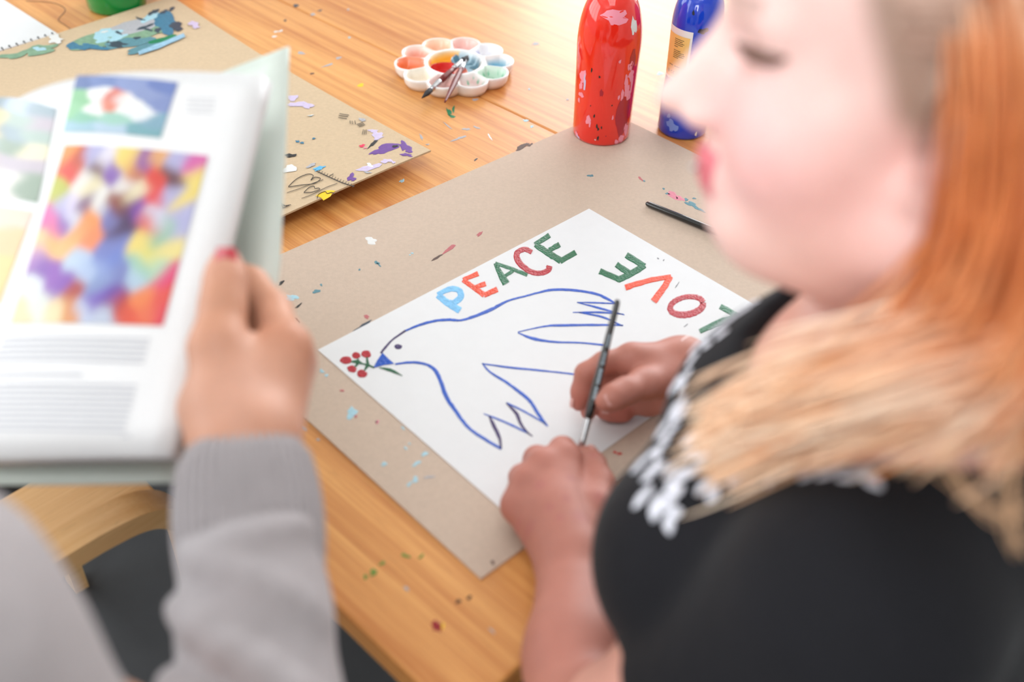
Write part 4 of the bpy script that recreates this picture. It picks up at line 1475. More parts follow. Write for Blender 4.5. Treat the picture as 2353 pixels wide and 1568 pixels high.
EMB = [(1746, 688, 0.008, 0.006, -50), (1730, 700, .012, .005, -40), (1708, 716, .013, .006, -35), (1690, 728, .014, .005, -30), (1672, 742, .012, .006, -20), (1655, 755, .016, .006, -45), (1636, 770, .014, .006, -35), (1660, 770, .012, .005, -15),
       (1618, 785, .013, .006, -40), (1602, 800, .015, .006, -25), (1625, 795, .009, .007, 20), (1584, 812, .011, .006, -60), (1592, 828, .014, .006, 80), (1572, 826, .012, .005, -40), (1558, 838, .012, .005, -55), (1575, 868, .016, .008, -40),
       (1555, 884, .014, .007, -60), (1546, 898, .009, .005, -70), (1568, 892, .010, .005, -20), (1562, 935, .018, .008, -70), (1548, 945, .014, .006, -85), (1574, 945, .014, .005, 80), (1556, 962, .012, .006, -40), (1525, 985, .020, .008, -28),
       (1545, 990, .014, .006, -10), (1505, 1000, .012, .007, -60), (1530, 1008, .011, .006, 30), (1520, 1030, .014, .007, -50), (1498, 1045, .014, .007, -60), (1478, 1062, .013, .007, -55), (1465, 1078, .010, .006, -30), (1512, 1050, .010, .006, 70),
       (1500, 1080, .014, .007, -65), (1518, 1075, .011, .006, -45), (1488, 1100, .010, .006, 10), (1540, 1085, .014, .006, -70), (1565, 1095, .016, .009, -55), (1545, 1115, .014, .008, -60), (1555, 1130, .012, .009, -35), (1588, 1088, .013, .007, -30), (1605, 1075, .012, .007, 0),
       (1475, 1145, .018, .008, -55), (1490, 1130, .010, .006, -70), (1510, 1160, .018, .009, -75), (1508, 1180, .012, .006, -80), (1540, 1150, .009, .009, 0), (1553, 1178, .009, .009, 0), (1538, 1205, .014, .008, 75), (1528, 1170, .007, .006, 0),
       (1620, 1100, .016, .008, -50), (1640, 1120, .013, .008, -60), (1645, 1092, .013, .007, -10), (1665, 1082, .013, .008, 0), (1690, 1090, .011, .007, -30), (1780, 1085, .013, .008, -35), (1800, 1070, .012, .007, 0), (1830, 1062, .014, .008, -20), (1860, 1075, .012, .009, 20), (1880, 1055, .012, .007, -30),
       (1905, 1072, .014, .008, 10), (1930, 1060, .013, .007, -20), (1955, 1080, .014, .008, 30), (1980, 1062, .012, .007, 0), (2005, 1090, .014, .009, 70), (1990, 1075, .011, .007, 50), (1585, 1010, .012, .007, -30), (1580, 1050, .014, .007, -50), (1610, 1050, .012, .007, 10)]
for e_ in EMB:
    petal(e_[0], e_[1] + (18 if e_[0] > 1615 and e_[1] > 1000 else 0), *e_[2:])

# ---- legs in dark trousers (below the table), resting on a stool
fl = Field((-0.20, 0.22, 0.0), (0.42, 0.75, 0.76), 0.010)
for s in (-1, 1):
    y_ = .45 + s * .085
    fl.cone((.27, y_, .56), (-.04, y_ + .06, .545), .085, .065, .04)
    fl.cone((-.04, y_ + .06, .545), (.02, y_ + .07, .10), .060, .045, .03)
    fl.cone((.03, y_ + .07, .05), (-.10, y_ + .09, .04), .042, .035, .02)
fl.ell((.28, .45, .62), (.13, .17, .13), None, .05)
Vl, Fl = fl.mesh(1)
mkfast('trousers', Vl, Fl, mat('dark_denim', lin(30, 32, 42), .9, .1, 60), PA)
STL = empty('stool', (.30, .46, 0))
meta(STL, 'round birch stool under the person in the black top', 'stool', 'round birch stools')
MB().lathe([(.17, .435), (.18, .44), (.18, .465), (.17, .47)], 40).build('seat', M_BIRCH, STL, True)
for k in range(3):
    a = k * 2.094 + .4
    MB().box(.13 * math.cos(a) - .02, .13 * math.cos(a) + .02, .13 * math.sin(a) - .02, .13 * math.sin(a) + .02, 0, .437, .003).build('leg', M_BIRCH, STL)

# ---- hair
GD = [
    [(2165, -90, .436), (2240, 10, .412), (2268, 150, .398), (2276, 330, .392), (2258, 500, .398), (2180, 660, .425), (2040, 780, .465), (1880, 880, .500), (1730, 960, .528), (1620, 1020, .545)],
    [(2205, -110, .426), (2280, -10, .400), (2305, 130, .387), (2312, 330, .380), (2285, 540, .385), (2190, 720, .410), (2060, 850, .448), (1890, 940, .488), (1740, 1005, .515), (1640, 1045, .535)],
    [(2220, -130, .418), (2290, -30, .395), (2320, 120, .382), (2320, 340, .374), (2300, 580, .374), (2220, 780, .394), (2070, 860, .432), (1900, 910, .470), (1750, 970, .500), (1640, 1025, .524)],
    [(2290, -140, .405), (2350, -30, .382), (2385, 150, .367), (2385, 400, .358), (2360, 620, .358), (2290, 780, .374), (2160, 820, .406), (2010, 870, .438), (1880, 910, .462), (1780, 950, .490)],
    [(2300, -140, .40), (2420, 0, .372), (2460, 250, .355), (2450, 460, .348), (2420, 650, .346), (2370, 790, .356), (2280, 820, .375), (2170, 855, .400), (2060, 885, .424), (1960, 910, .446)],
    [(2420, -100, .39), (2520, 150, .362), (2530, 420, .345), (2500, 620, .340), (2460, 770, .344), (2420, 860, .352), (2380, 910, .362), (2350, 940, .372), (2330, 960, .380), (2320, 990, .388)],
]
GW = [np.array([Pd(*q) for q in g_]) for g_ in GD]
HE = np.array([.1060, .0850, .0925])
HC = np.array([-.012, 0, .040])
for i_g in range(len(GW)):
    xr = .020 - .020 * i_g
    pre = []
    for el in (86, 52):
        q_ = np.array([(xr - HC[0]) / HE[0], math.cos(math.radians(el)), math.sin(math.radians(el))])
        q_[1:] *= math.sqrt(max(.05, 1 - q_[0] ** 2))
        pre.append(HL(*(HC + q_ * HE * 1.03)))
    GW[i_g] = np.vstack([np.array(pre), GW[i_g]])
NG = len(GW)
cA = [lin(168, 132, 108), lin(186, 122, 80), lin(184, 92, 34), lin(160, 70, 20), lin(172, 78, 26), lin(204, 108, 48), lin(226, 140, 84), lin(234, 160, 106), lin(240, 180, 132), lin(242, 192, 148)]
cB_ = [lin(236, 212, 192), lin(244, 208, 180), lin(232, 158, 104), lin(206, 118, 58), lin(214, 126, 66), lin(234, 166, 116), lin(252, 218, 190), lin(255, 230, 206), lin(254, 230, 204), lin(250, 222, 192)]
hv, hf, hc = [], [], []
NS = 1900
for s_ in range(NS):
    u_ = RNG.uniform(0, NG - 1.001)
    i0 = int(u_)
    t_ = u_ - i0
    base = GW[i0] * (1 - t_) + GW[i0 + 1] * t_
    nk = len(base)
    clump = math.sin(u_ * 17.0) * .5 + math.sin(u_ * 41 + 1) * .5
    lay = RNG.uniform(0, 1)
    cut = nk - 1 - RNG.uniform(0, 1.6) ** 2 * .6
    off = RNG.normal(0, 1, 3)
    amp = RNG.normal(0, .0035, 3)
    wph = RNG.uniform(0, 6.28)
    pts, rad, cols = [], [], []
    curve = crom(base, 5)
    m_ = int(len(curve) * min(1, max(.72, cut / (nk - 1))))
    rr_ = RNG.uniform(.0006, .0012)
    mixc = np.clip(.5 + .5 * clump + RNG.normal(0, .22), 0, 1)
    for j in range(m_):
        f_ = j / (len(curve) - 1)
        d = (CAM - curve[j])
        d /= np.linalg.norm(d)
        spread = .0035 + .010 * f_
        p = curve[j] + off * spread * .8 + amp * math.sin(f_ * 9 + wph) * (.4 + f_) - d * (.004 + .034 * lay * (1 - .65 * f_)) + d * .004 * clump
        pts.append(p)
        rad.append(rr_ * min(1, .5 + 4 * f_) * min(1, (m_ - j) / 5 + .15))
        x_ = max(0.0, f_ * (nk - 1) - 2) / (nk - 3) * 9
        a0 = int(min(x_, 8))
        fr = x_ - a0
        c0 = np.array(cA[a0]) * (1 - fr) + np.array(cA[a0 + 1]) * fr
        c1 = np.array(cB_[a0]) * (1 - fr) + np.array(cB_[a0 + 1]) * fr
        cc = c0 * (1 - mixc) + c1 * mixc
        cols.append(cc)
    mb = MB().tube(pts, rad, 5, True)
    b0 = len(hv)
    hv += mb.v
    hf += [tuple(i + b0 for i in q) for q in mb.f]
    hc += [c for c in cols for _ in range(5)]
for s_ in range(10):
    k0 = RNG.uniform(0, 1)
    g_ = [(2300 + 90 * k0, 860, .372), (2210 + 60 * k0, 960, .385), (2150 + 40 * k0, 1050, .395), (2180 + 50 * k0, 1130, .398), (2270 + 40 * k0, 1170, .394), (2360, 1150 + 40 * k0, .388)] if s_ % 2 else \
         [(2340 + 30 * k0, 900, .362), (2300 + 40 * k0, 1010, .372), (2290 + 40 * k0, 1110, .380), (2300 + 30 * k0, 1200, .386), (2310 + 40 * k0, 1260, .388)]
    c_ = crom([Pd(x + RNG.normal(0, 14), y + RNG.normal(0, 14), z - .004) for x, y, z in g_], 6)
    mb = MB().tube(c_, [.00035] * len(c_), 5, True)
    b0 = len(hv)
    hv += mb.v
    hf += [tuple(i + b0 for i in q) for q in mb.f]
    hc += [np.array(lin(222, 178, 138))] * len(mb.v)
# hair over the crown, falling down the back and both sides
HE = np.array([.1060, .0850, .0925])
HC = np.array([-.012, 0, .040])
for s_ in range(1700):
    sd = 1 if RNG.uniform() < .5 else -1
    xr = RNG.uniform(-.095, .050)
    root = np.array([(xr - HC[0]) / HE[0], sd * RNG.uniform(.0, .10), 0.0])
    root[2] = math.sqrt(max(.02, 1 - root[0] ** 2 - root[1] ** 2))
    k_ = (xr + .095) / .145
    phi = math.radians(RNG.uniform(96, 130) if k_ > .75 else 180 - 72 * k_ + RNG.normal(0, 12)) * sd
    phi = max(min(abs(phi), math.pi), math.radians(104)) * sd
    end = np.array([math.cos(phi), math.sin(phi), -.50])
    end /= np.linalg.norm(end)
    lift = 1.0 + RNG.uniform(.0, .05)
    ang = math.acos(np.clip(root @ end, -1, 1))
    pts, rad, cols = [], [], []
    mixc = np.clip(.5 + .35 * math.sin(phi * 23) + RNG.normal(0, .22), 0, 1)
    zend = -.215 + RNG.normal(0, .022)
    for j in range(11):
        f_ = j / 10
        q = (math.sin((1 - f_) * ang) * root + math.sin(f_ * ang) * end) / math.sin(ang)
        pts.append(HC + q * HE * lift)
    last = pts[-1]
    ph_ = RNG.uniform(0, 6.28)
    for j in range(1, 12):
        f_ = j / 11
        o = last.copy()
        o[:2] = last[:2] * (1 + .10 * f_ + .10 * f_ * f_) + .0035 * math.sin(6 * f_ + ph_) * np.array([-math.sin(phi), math.cos(phi)])
        o[2] = last[2] + (zend - last[2]) * f_
        pts.append(o)
    n_ = len(pts)
    rr_ = RNG.uniform(.0006, .0012)
    for j in range(n_):
        f_ = j / (n_ - 1)
        rad.append(rr_ * min(1, .4 + 4 * f_) * min(1, (n_ - j) / 4 + .1))
        x_ = min(8.99, f_ * 8.5)
        a0 = int(x_)
        fr = x_ - a0
        c0 = np.array(cA[a0]) * (1 - fr) + np.array(cA[min(9, a0 + 1)]) * fr
        c1 = np.array(cB_[a0]) * (1 - fr) + np.array(cB_[min(9, a0 + 1)]) * fr
        cols.append(c0 * (1 - mixc) + c1 * mixc)
    mb = MB().tube([HL(*q) for q in pts], rad, 4, True)
    b0 = len(hv)
    hv += mb.v
    hf += [tuple(i + b0 for i in q) for q in mb.f]
    hc += [c for c in cols for _ in range(4)]
# fine hairs combed back over the crown and temple
for s_ in range(420):
    a = RNG.uniform(-.25, 1.05)
    yy = .080 * math.cos(a * 1.2)
    pts, rad, cols = [], [], []
    tone = RNG.uniform(0, 1)
    for j in range(12):
        f_ = j / 11
        x = .058 + RNG.normal(0, .001) - .022 * abs(a - .5) - f_ * .13
        z = .010 + .105 * math.sin(max(0, a) * 1.25) + (.03 * f_ if a < .4 else 0) - .05 * f_ * f_
        e0 = np.array([(x + .012) / .104, 0, (z - .040) / .090])
        rem = 1 - e0 @ e0
        y = .0805 * math.sqrt(max(rem, .01))
        pts.append(HL(x, y, z))
        rad.append(.0010 * (0.4 + min(1, 3 * f_) * .6))
        c0 = np.array(lin(206, 172, 156)) * (1 - f_) + np.array(lin(150, 120, 100)) * f_
        c1 = np.array(lin(150, 122, 108)) * (1 - f_) + np.array(lin(216, 176, 146)) * f_
        cols.append(c0 * tone + c1 * (1 - tone))
    mb = MB().tube(pts, rad, 4, False)
    b0 = len(hv)
    hv += mb.v
    hf += [tuple(i + b0 for i in q) for q in mb.f]
    hc += [c for c in cols for _ in range(4)]
M_HAIR = mat('dyed_hair', (1, 1, 1), .42, .08, 300, attr='Col', spec=.4)
HAIR = mk('hair', hv, hf, M_HAIR, PA, True, True, colors=np.array(hc))
# soft under-volume of the hair
fh = Field((0.05, 0.20, 0.95), (0.52, 0.66, 1.42), 0.0048)
hb = HL(-.030, 0, .045)
fh.ell(hb, (.087, .079, .084), HR, .02)
for a_ in np.radians(np.arange(110, 251, 14)):
    c1_, c2_ = HL(-.012 + .074 * math.cos(a_), .058 * math.sin(a_), -.01), HL(-.012 + .080 * math.cos(a_), .066 * math.sin(a_), -.15)
    fh.cone(c1_, c2_, .012, .008, .02)
for g_ in GW:
    for a, b, k in zip(g_[3:-1], g_[4:], range(20)):
        da, db = (a - CAM) / np.linalg.norm(a - CAM), (b - CAM) / np.linalg.norm(b - CAM)
        r1 = max(.004, .010 - .0008 * k)
        fh.cone(a + da * (r1 + .014), b + db * (r1 + .012), r1, max(.004, r1 - .0008), .014)
Vh, Fh = fh.mesh(2)
lh = np.clip((1.20 - Vh[:, 2]) / .14, 0, 1)[:, None]
ch = np.array(lin(168, 80, 30)) * (1 - lh) + np.array(lin(226, 152, 100)) * lh
tp = np.clip((Vh[:, 2] - 1.27) / .05, 0, 1)[:, None]
ch = ch * (1 - tp) + np.array(lin(150, 118, 98)) * tp
mkfast('hair_mass', Vh, Fh, M_HAIR, PA, ch)

# ------------------------------------------------------------------ brush in the hands
bt, bb = P(1420, 688, .135), P(1332, 1040, .043)
gp = (CAM, )
L_ = np.linalg.norm(bt - bb)
hb_ = brush('black brush with a silver ferrule held between the two hands over the painting', bb - (bt - bb) * .10, bt,
            [('bristles', [(0, .0006), (.05, .0024), (.09, .0026)], M_BRIST),
             ('ferrule', [(.085, .0027), (.16, .0030), (.28, .0034), (.285, .0034)], M_STEEL),
             ('handle', [(.28, .0032), (.33, .0038), (.45, .0042), (.6, .0038), (.8, .0032), (.97, .0029), (.99, .0024), (1.0, .0008)], M_BLKL)])
ax_ = (bt - bb) / L_
cc_ = toC(bt)
cc_ = cc_ - ax_ * (cc_ @ ax_)
cc_ /= np.linalg.norm(cc_)
sd_ = np.cross(ax_, cc_)
a0_ = bb - (bt - bb) * .10
for k in range(46):
    t = .40 + .0085 * k
    if k % 13 in (9, 10) or k in (33, 34):
        continue
    c = a0_ + (bt - a0_) * t
    rr_ = np.interp(t, [.28, .33, .45, .6, .8], [.0032, .0038, .0042, .0038, .0032])
    wd = (.0016 if t < .62 else .0010)
    ln = .0009 if k % 3 else .0005
    V = []
    for s in (-1, 0, 1):
        for q in (-1, 1):
            an = math.radians(12) + s * wd / rr_ * .8
            V.append(c + (cc_ * math.cos(an) + sd_ * math.sin(an)) * (rr_ + .00015) + ax_ * q * ln * .7)
    mk('foil_print', V, [(0, 2, 3, 1), (2, 4, 5, 3)], M_FOIL, hb_.children[2] if len(hb_.children) > 2 else hb_)

# ------------------------------------------------------------------ book held in the air
qBR, qTR = Pd(385, 1048, .620), Pd(606, 172, .735)
ba = CM.T @ np.array([.88, .04, -.47])
bdn = (qBR - qTR)
BHt = np.linalg.norm(bdn)
bdn /= BHt
ba = ba - bdn * (ba @ bdn)
ba /= np.linalg.norm(ba)
bn = np.cross(ba, bdn)                     # away from the reader
if bn @ (qBR - CAM) < 0:
    bn = -bn
BW = .330
BK = empty('open_book', qBR - ba * BW * .5)
meta(BK, 'open art book with colour pictures held up by the person in grey', 'book')


def bow(s, t):
    """height of the page over the flat plane: s from the outer edge (0) to the gutter (1), t down the page"""
    s, t = min(max(s, -.2), 1.15), min(max(t, -.2), 1.2)
    return .042 * math.sin(math.pi * min(1, max(0, s))) * (1 - .80 * t) - .028 * max(0, s - .80) ** 2 * 8


def page_pt(s, t, off=0.0):
    return qTR + bdn * BHt * t - ba * BW * s - bn * (bow(s, t) + off)


NSS, NTT = 22, 14
V, F = [], []
for k in (0, 1):
    for i in range(NSS):
        for j in range(NTT):
            s, t = i / (NSS - 1), j / (NTT - 1)
            if k == 0:
                V.append(page_pt(s, t))
            else:
                V.append(qTR + bdn * BHt * t - ba * BW * s + bn * .011)
gi = lambda k, i, j: k * NSS * NTT + i * NTT + j
for i in range(NSS - 1):
    for j in range(NTT - 1):
        F.append((gi(0, i, j), gi(0, i + 1, j), gi(0, i + 1, j + 1), gi(0, i, j + 1)))
        F.append((gi(1, i, j), gi(1, i, j + 1), gi(1, i + 1, j + 1), gi(1, i + 1, j)))
    F.append((gi(0, i, 0), gi(1, i, 0), gi(1, i + 1, 0), gi(0, i + 1, 0)))
    F.append((gi(0, i, NTT - 1), gi(0, i + 1, NTT - 1), gi(1, i + 1, NTT - 1), gi(1, i, NTT - 1)))
for j in range(NTT - 1):
    F.append((gi(0, 0, j), gi(0, 0, j + 1), gi(1, 0, j + 1), gi(1, 0, j)))
    F.append((gi(0, NSS - 1, j), gi(1, NSS - 1, j), gi(1, NSS - 1, j + 1), gi(0, NSS - 1, j + 1)))
M_PAGE = mat('glossy_page', (0.80, 0.805, 0.81), .45, .01, 30)
fixn(mk('page_block', V, F, M_PAGE, BK, True))
# left page block beyond the gutter
gut = lambda t: page_pt(1, t)
V, F = [], []
for i in range(10):
    for j in range(2):
        s = i / 9
        p = gut(j) - ba * BW * .96 * s - bn * (.02 * math.sin(math.pi * min(1, s * 1.2) * .8) + .03 * s)
        V += [p, p + bn * .012]
for i in range(9):
    b = 4 * i
    F += [(b, b + 4, b + 6, b + 2), (b + 1, b + 3, b + 7, b + 5), (b, b + 1, b + 5, b + 4), (b + 2, b + 6, b + 7, b + 3)]
F += [(0, 2, 3, 1), (36, 37, 39, 38)]
fixn(mk('page_block', V, F, M_PAGE, BK, True))
# back cover flaring away behind the block
M_COVER = mat('pale_green_cover', lin(222, 232, 223), .4, .03, 20)
cr_ = [(662, 106, .800), (655, 300, .775), (646, 480, .752), (636, 640, .735), (590, 800, .715), (500, 980, .690), (428, 1108, .672)]
cr_w = crom([Pd(*q) for q in cr_], 4)
NCv = len(cr_w)
V, F = [], []
for k in (0, 1):
    for i in range(12):
        for j in range(NCv):
            t = j / (NCv - 1)
            s = i / 11
            hinge = qTR + bdn * BHt * (-.02 + 1.045 * t) - ba * BW * 1.0 + bn * .014
            p = cr_w[j] * (1 - s) + hinge * s
            p = p + bn * (.006 * math.sin(math.pi * s)) + bn * .0022 * k
            V.append(p)
gi = lambda k, i, j: k * 12 * NCv + i * NCv + j
for i in range(11):
    for j in range(NCv - 1):
        F.append((gi(0, i, j), gi(0, i + 1, j), gi(0, i + 1, j + 1), gi(0, i, j + 1)))
        F.append((gi(1, i, j), gi(1, i, j + 1), gi(1, i + 1, j + 1), gi(1, i + 1, j)))
    F.append((gi(0, i, 0), gi(1, i, 0), gi(1, i + 1, 0), gi(0, i + 1, 0)))
    F.append((gi(0, i, NCv - 1), gi(0, i + 1, NCv - 1), gi(1, i + 1, NCv - 1), gi(1, i, NCv - 1)))
for j in range(NCv - 1):
    F.append((gi(0, 0, j), gi(0, 0, j + 1), gi(1, 0, j + 1), gi(1, 0, j)))
    F.append((gi(0, 11, j), gi(1, 11, j), gi(1, 11, j + 1), gi(0, 11, j + 1)))
fixn(mk('cover', V, F, M_COVER, BK, True))


def page_uv(px, py):
    """pixel -> (s, t) on the page"""
    d = CM.T @ np.array([(px - IW / 2) / FPX, (py - IH / 2) / FPX, 1.0])
    h = 0.0
    for _ in range(8):
        o_ = qTR - bn * h
        k = ((o_ - CAM) @ bn) / (d @ bn)
        q = CAM + d * k - o_
        s, t = -(q @ ba) / BW, (q @ bdn) / BHt
        h = bow(s, t)
    return s, t


M_PRINT = mat('colour_print', (1, 1, 1), .35, .06, 500, attr='Col')


def picture(quad, pts, n=44, sharp=6.0):
    """flat colour print on the page: quad of photo pixels TL TR BR BL, pts = (x, y, rgb) in 0..1"""
    q = np.array([page_uv(*p) for p in quad])
    P_ = np.array([(x, y) for x, y, c in pts])
    C_ = np.array([lin(*c) for x, y, c in pts]) * .80
    V, F, CC = [], [], []
    for i in range(n):
        for j in range(n):
            a, b = i / (n - 1), j / (n - 1)
            st_ = (q[0] * (1 - a) + q[1] * a) * (1 - b) + (q[3] * (1 - a) + q[2] * a) * b
            V.append(page_pt(st_[0], st_[1], .0006))
            aa = a + .02 * math.sin(b * 23) + .01 * math.sin(a * 40 + b * 31)
            bb_ = b + .02 * math.sin(a * 19 + 1)
            d2 = ((P_ - (aa, bb_)) ** 2).sum(1)
            wv = np.exp(-(d2 - d2.min()) / .0028)
            CC.append((C_ * wv[:, None]).sum(0) / wv.sum())
    for i in range(n - 1):
        for j in range(n - 1):
            F.append((i * n + j, i * n + j + 1, (i + 1) * n + j + 1, (i + 1) * n + j))
    return mk('picture_print', V, F, M_PRINT, BK, True, colors=np.array(CC))


w_, y_, o_, r_, p_, b_2, g_2, br_, lv, pk = (244, 242, 236), (250, 226, 130), (250, 160, 90), (230, 80, 70), (130, 80, 180), (150, 170, 226), (160, 206, 180), (110, 60, 60), (190, 190, 230), (226, 110, 180)
picture([(178, 175), (410, 190), (370, 318), (145, 305)],
        [(.05, .1, (110, 130, 180)), (.3, .08, (130, 150, 200)), (.6, .1, (150, 166, 212)), (.9, .1, (120, 140, 200)), (.9, .4, (140, 156, 206)), (.8, .3, (150, 165, 210)), (.3, .35, (250, 250, 248)), (.5, .4, (250, 246, 244)), (.62, .5, (250, 250, 246)), (.75, .6, (244, 248, 250)),
         (.46, .38, (226, 110, 90)), (.42, .52, (236, 150, 130)), (.1, .4, (150, 206, 160)), (.06, .6, (160, 214, 170)), (.3, .6, (250, 250, 246)), (.2, .72, (150, 206, 180)), (.5, .75, (170, 216, 200)), (.9, .75, (140, 180, 200)), (.2, .92, (170, 206, 220)), (.5, .92, (190, 214, 232)), (.85, .92, (130, 180, 190))])
picture([(150, 335), (480, 360), (375, 750), (25, 745)],
        [(.06, .05, o_), (.16, .08, (200, 90, 60)), (.12, .14, r_), (.26, .06, lv), (.36, .1, (240, 236, 250)), (.48, .06, y_), (.55, .1, (250, 200, 120)), (.62, .08, p_), (.7, .06, (240, 180, 120)), (.82, .05, lv), (.93, .06, pk), (.95, .15, y_),
         (.22, .18, w_), (.3, .14, br_), (.28, .24, (240, 230, 190)), (.42, .16, p_), (.5, .2, w_), (.56, .14, (190, 80, 60)), (.6, .26, (246, 236, 200)), (.7, .18, r_), (.74, .28, (236, 90, 90)), (.82, .14, br_), (.84, .24, lv), (.93, .26, y_), (.97, .36, lv),
         (.08, .3, (196, 200, 90)), (.14, .36, lv), (.22, .34, (230, 220, 250)), (.3, .36, (120, 80, 120)), (.4, .33, w_), (.06, .42, pk), (.16, .44, p_), (.1, .48, (240, 120, 160)), (.24, .42, (226, 230, 240)), (.34, .44, o_), (.3, .5, (246, 170, 110)), (.12, .56, (252, 190, 110)), (.26, .57, (252, 196, 130)), (.38, .53, (250, 150, 100)), (.05, .58, (252, 216, 150)),
         (.52, .30, (150, 70, 50)), (.58, .34, (120, 60, 60)), (.5, .40, (130, 130, 190)), (.6, .42, (70, 50, 80)), (.56, .47, (90, 70, 110)), (.66, .38, p_), (.78, .4, (220, 220, 240)), (.74, .44, (236, 120, 100)), (.86, .46, (170, 206, 190)), (.95, .46, lv), (.82, .52, (160, 200, 170)),
         (.56, .56, (130, 140, 206)), (.6, .64, (120, 140, 214)), (.55, .7, (150, 170, 224)), (.64, .74, (130, 140, 200)), (.52, .78, (140, 160, 206)), (.74, .55, y_), (.82, .6, (244, 230, 120)), (.92, .56, (250, 232, 150)), (.78, .68, (170, 214, 190)), (.88, .66, (190, 226, 200)), (.76, .76, (190, 216, 236)),
         (.1, .68, p_), (.2, .72, (150, 90, 190)), (.3, .8, (140, 80, 186)), (.06, .63, (200, 150, 210)), (.34, .68, (200, 220, 240)), (.42, .72, (186, 206, 240)), (.1, .82, (230, 236, 240)), (.2, .9, (230, 236, 226)), (.06, .94, (252, 226, 180)), (.3, .93, (250, 230, 180)), (.4, .84, (180, 60, 50)), (.42, .93, (230, 150, 80)), (.5, .92, (200, 214, 240)), (.56, .86, (120, 80, 190)), (.62, .95, (200, 210, 230)), (.66, .86, (110, 70, 170)),
         (.72, .9, (190, 60, 50)), (.84, .84, (250, 140, 80)), (.94, .74, (236, 70, 130)), (.9, .92, (246, 120, 80)), (.8, .96, (240, 90, 60)), (.97, .82, (240, 90, 80)), (.98, .96, (236, 70, 90))], 64)
picture([(-160, 225), (132, 250), (88, 468), (-200, 470)],
        [(x, y, random.choice([(170, 190, 180), (206, 216, 200), (150, 170, 180), (226, 214, 170), (190, 206, 226), (230, 226, 220), (140, 160, 140), (236, 226, 190), (190, 180, 190)])) for x in np.linspace(.05, .95, 8) for y in np.linspace(.06, .94, 7)], 40)
picture([(-210, 492), (78, 486), (0, 700), (-240, 690)],
        [(x, y, random.choice([(246, 190, 170), (244, 160, 150), (250, 210, 190), (240, 140, 140), (252, 200, 150)]) if y < .6 else random.choice([(250, 210, 140), (250, 190, 130)])) for x in np.linspace(.05, .95, 4) for y in np.linspace(.06, .94, 4)], 24)
M_TXT = mat('grey_print', lin(186, 188, 196), .5)


def textline(x0, y0, x1, y1, hgt=6):
    q = [page_uv(x0, y0 - hgt / 2), page_uv(x1, y1 - hgt / 2), page_uv(x1, y1 + hgt / 2), page_uv(x0, y0 + hgt / 2)]
    n = 12
    V = []
    for i in range(n + 1):
        a = i / n
        for A, B in ((q[0], q[1]), (q[3], q[2])):
            V.append(page_pt(A[0] * (1 - a) + B[0] * a, A[1] * (1 - a) + B[1] * a, .0006))
    mk('text_line', V, [(2 * i, 2 * i + 1, 2 * i + 3, 2 * i + 2) for i in range(n)], M_TXT, BK)


for k in range(5):
    textline(10 - k * 6, 778 + k * 13, 345 - k * 3.5, 781 + k * 13, 4.5)
textline(-10, 862, 190, 862, 5)
for k in range(9):
    textline(-16 - k * 5, 885 + k * 13, 315 - k * 3.5, 888 + k * 13, 4.5)
textline(280, 1004, 300, 1004, 3)
for k in range(4):
    textline(428, 225 + k * 11, 498 - k * 3, 228 + k * 11, 1.6)

# ------------------------------------------------------------------ person holding the book
PBn = empty('person', (-.42, .10, 0))
meta(PBn, 'person in a grey knitted sweater holding the open art book', 'person')
fb = Field((-0.62, -0.12, 0.70), (0.0, 0.64, 1.42), 0.0032)
WB = Pd(560, 1010, .612)
EB = np.array([-0.118, 0.222, 0.895])
SBR = np.array([-0.258, 0.192, 1.082])
fb.cone(EB, WB, .042, .029, .02)
fb.cone(SBR, EB, .052, .044, .02)
HBk = dict(i=[Pd(652, 800, .652), Pd(628, 712, .690), Pd(580, 650, .712), Pd(545, 625, .722)],
           m=[Pd(668, 830, .672), Pd(640, 745, .705), Pd(585, 690, .725), Pd(545, 665, .733)],
           r=[Pd(655, 860, .682), Pd(618, 780, .708), Pd(560, 735, .722), Pd(520, 715, .728)],
           p=[Pd(630, 890, .686), Pd(580, 830, .705), Pd(530, 790, .712), Pd(495, 775, .715)])
RBk = dict(i=(.0150, .0125, .0112, .0090), m=(.0150, .0125, .0112, .0090), r=(.0140, .0118, .0105, .0088), p=(.0130, .0105, .0092, .0080))
for f_ in 'imrp':
    fb.cone(WB + CM[2] * .008, HBk[f_][0], .0255, RBk[f_][0] + .002, .015)
    fb.chain(HBk[f_], RBk[f_], .005)
TB = [Pd(520, 920, .618), Pd(500, 800, .628), Pd(512, 700, .644), Pd(518, 640, .652), Pd(520, 600, .656)]
fb.chain(TB, (.0215, .0170, .0135, .0125, .0095), .010)
fb.cone(TB[0], HBk['i'][0], .020, .0125, .015)
fb.cone(Pd(480, 940, .635), WB, .020, .025, .015)
# trunk, neck and head (outside the picture on the left)
fb.ell((-.42, .06, .95), (.15, .10, .20), None, .05)
fb.cone((-.40, .06, 1.08), SBR, .055, .05, .03)
fb.cone((-.42, .06, 1.10), (-.40, .10, 1.20), .055, .052, .03)
Rb = np.array(Matrix.Rotation(math.radians(62), 3, 'Z'))
fb.ell((-.41, .12, 1.29), (.098, .076, .105), Rb, .03)
fb.ell(np.array((-.41, .12, 1.24)) + Rb @ np.array((.035, 0, 0)), (.062, .060, .075), Rb, .03)
fb.cone(np.array((-.41, .12, 1.28)) + Rb @ np.array((.09, 0, 0)), np.array((-.41, .12, 1.25)) + Rb @ np.array((.112, 0, 0)), .008, .011, .012)
V, F = fb.mesh(2)
col = np.tile(np.array(lin(206, 150, 122)), (len(V), 1))
tint(TB[4], .03, (226, 168, 150), .5)
for f_ in 'im':
    tint(HBk[f_][0], .03, (196, 128, 100), .7)
tint(Pd(560, 900, .6), .05, (222, 176, 158), .5)
BODYB = mkfast('body', V, F, M_SKIN, PBn, col)
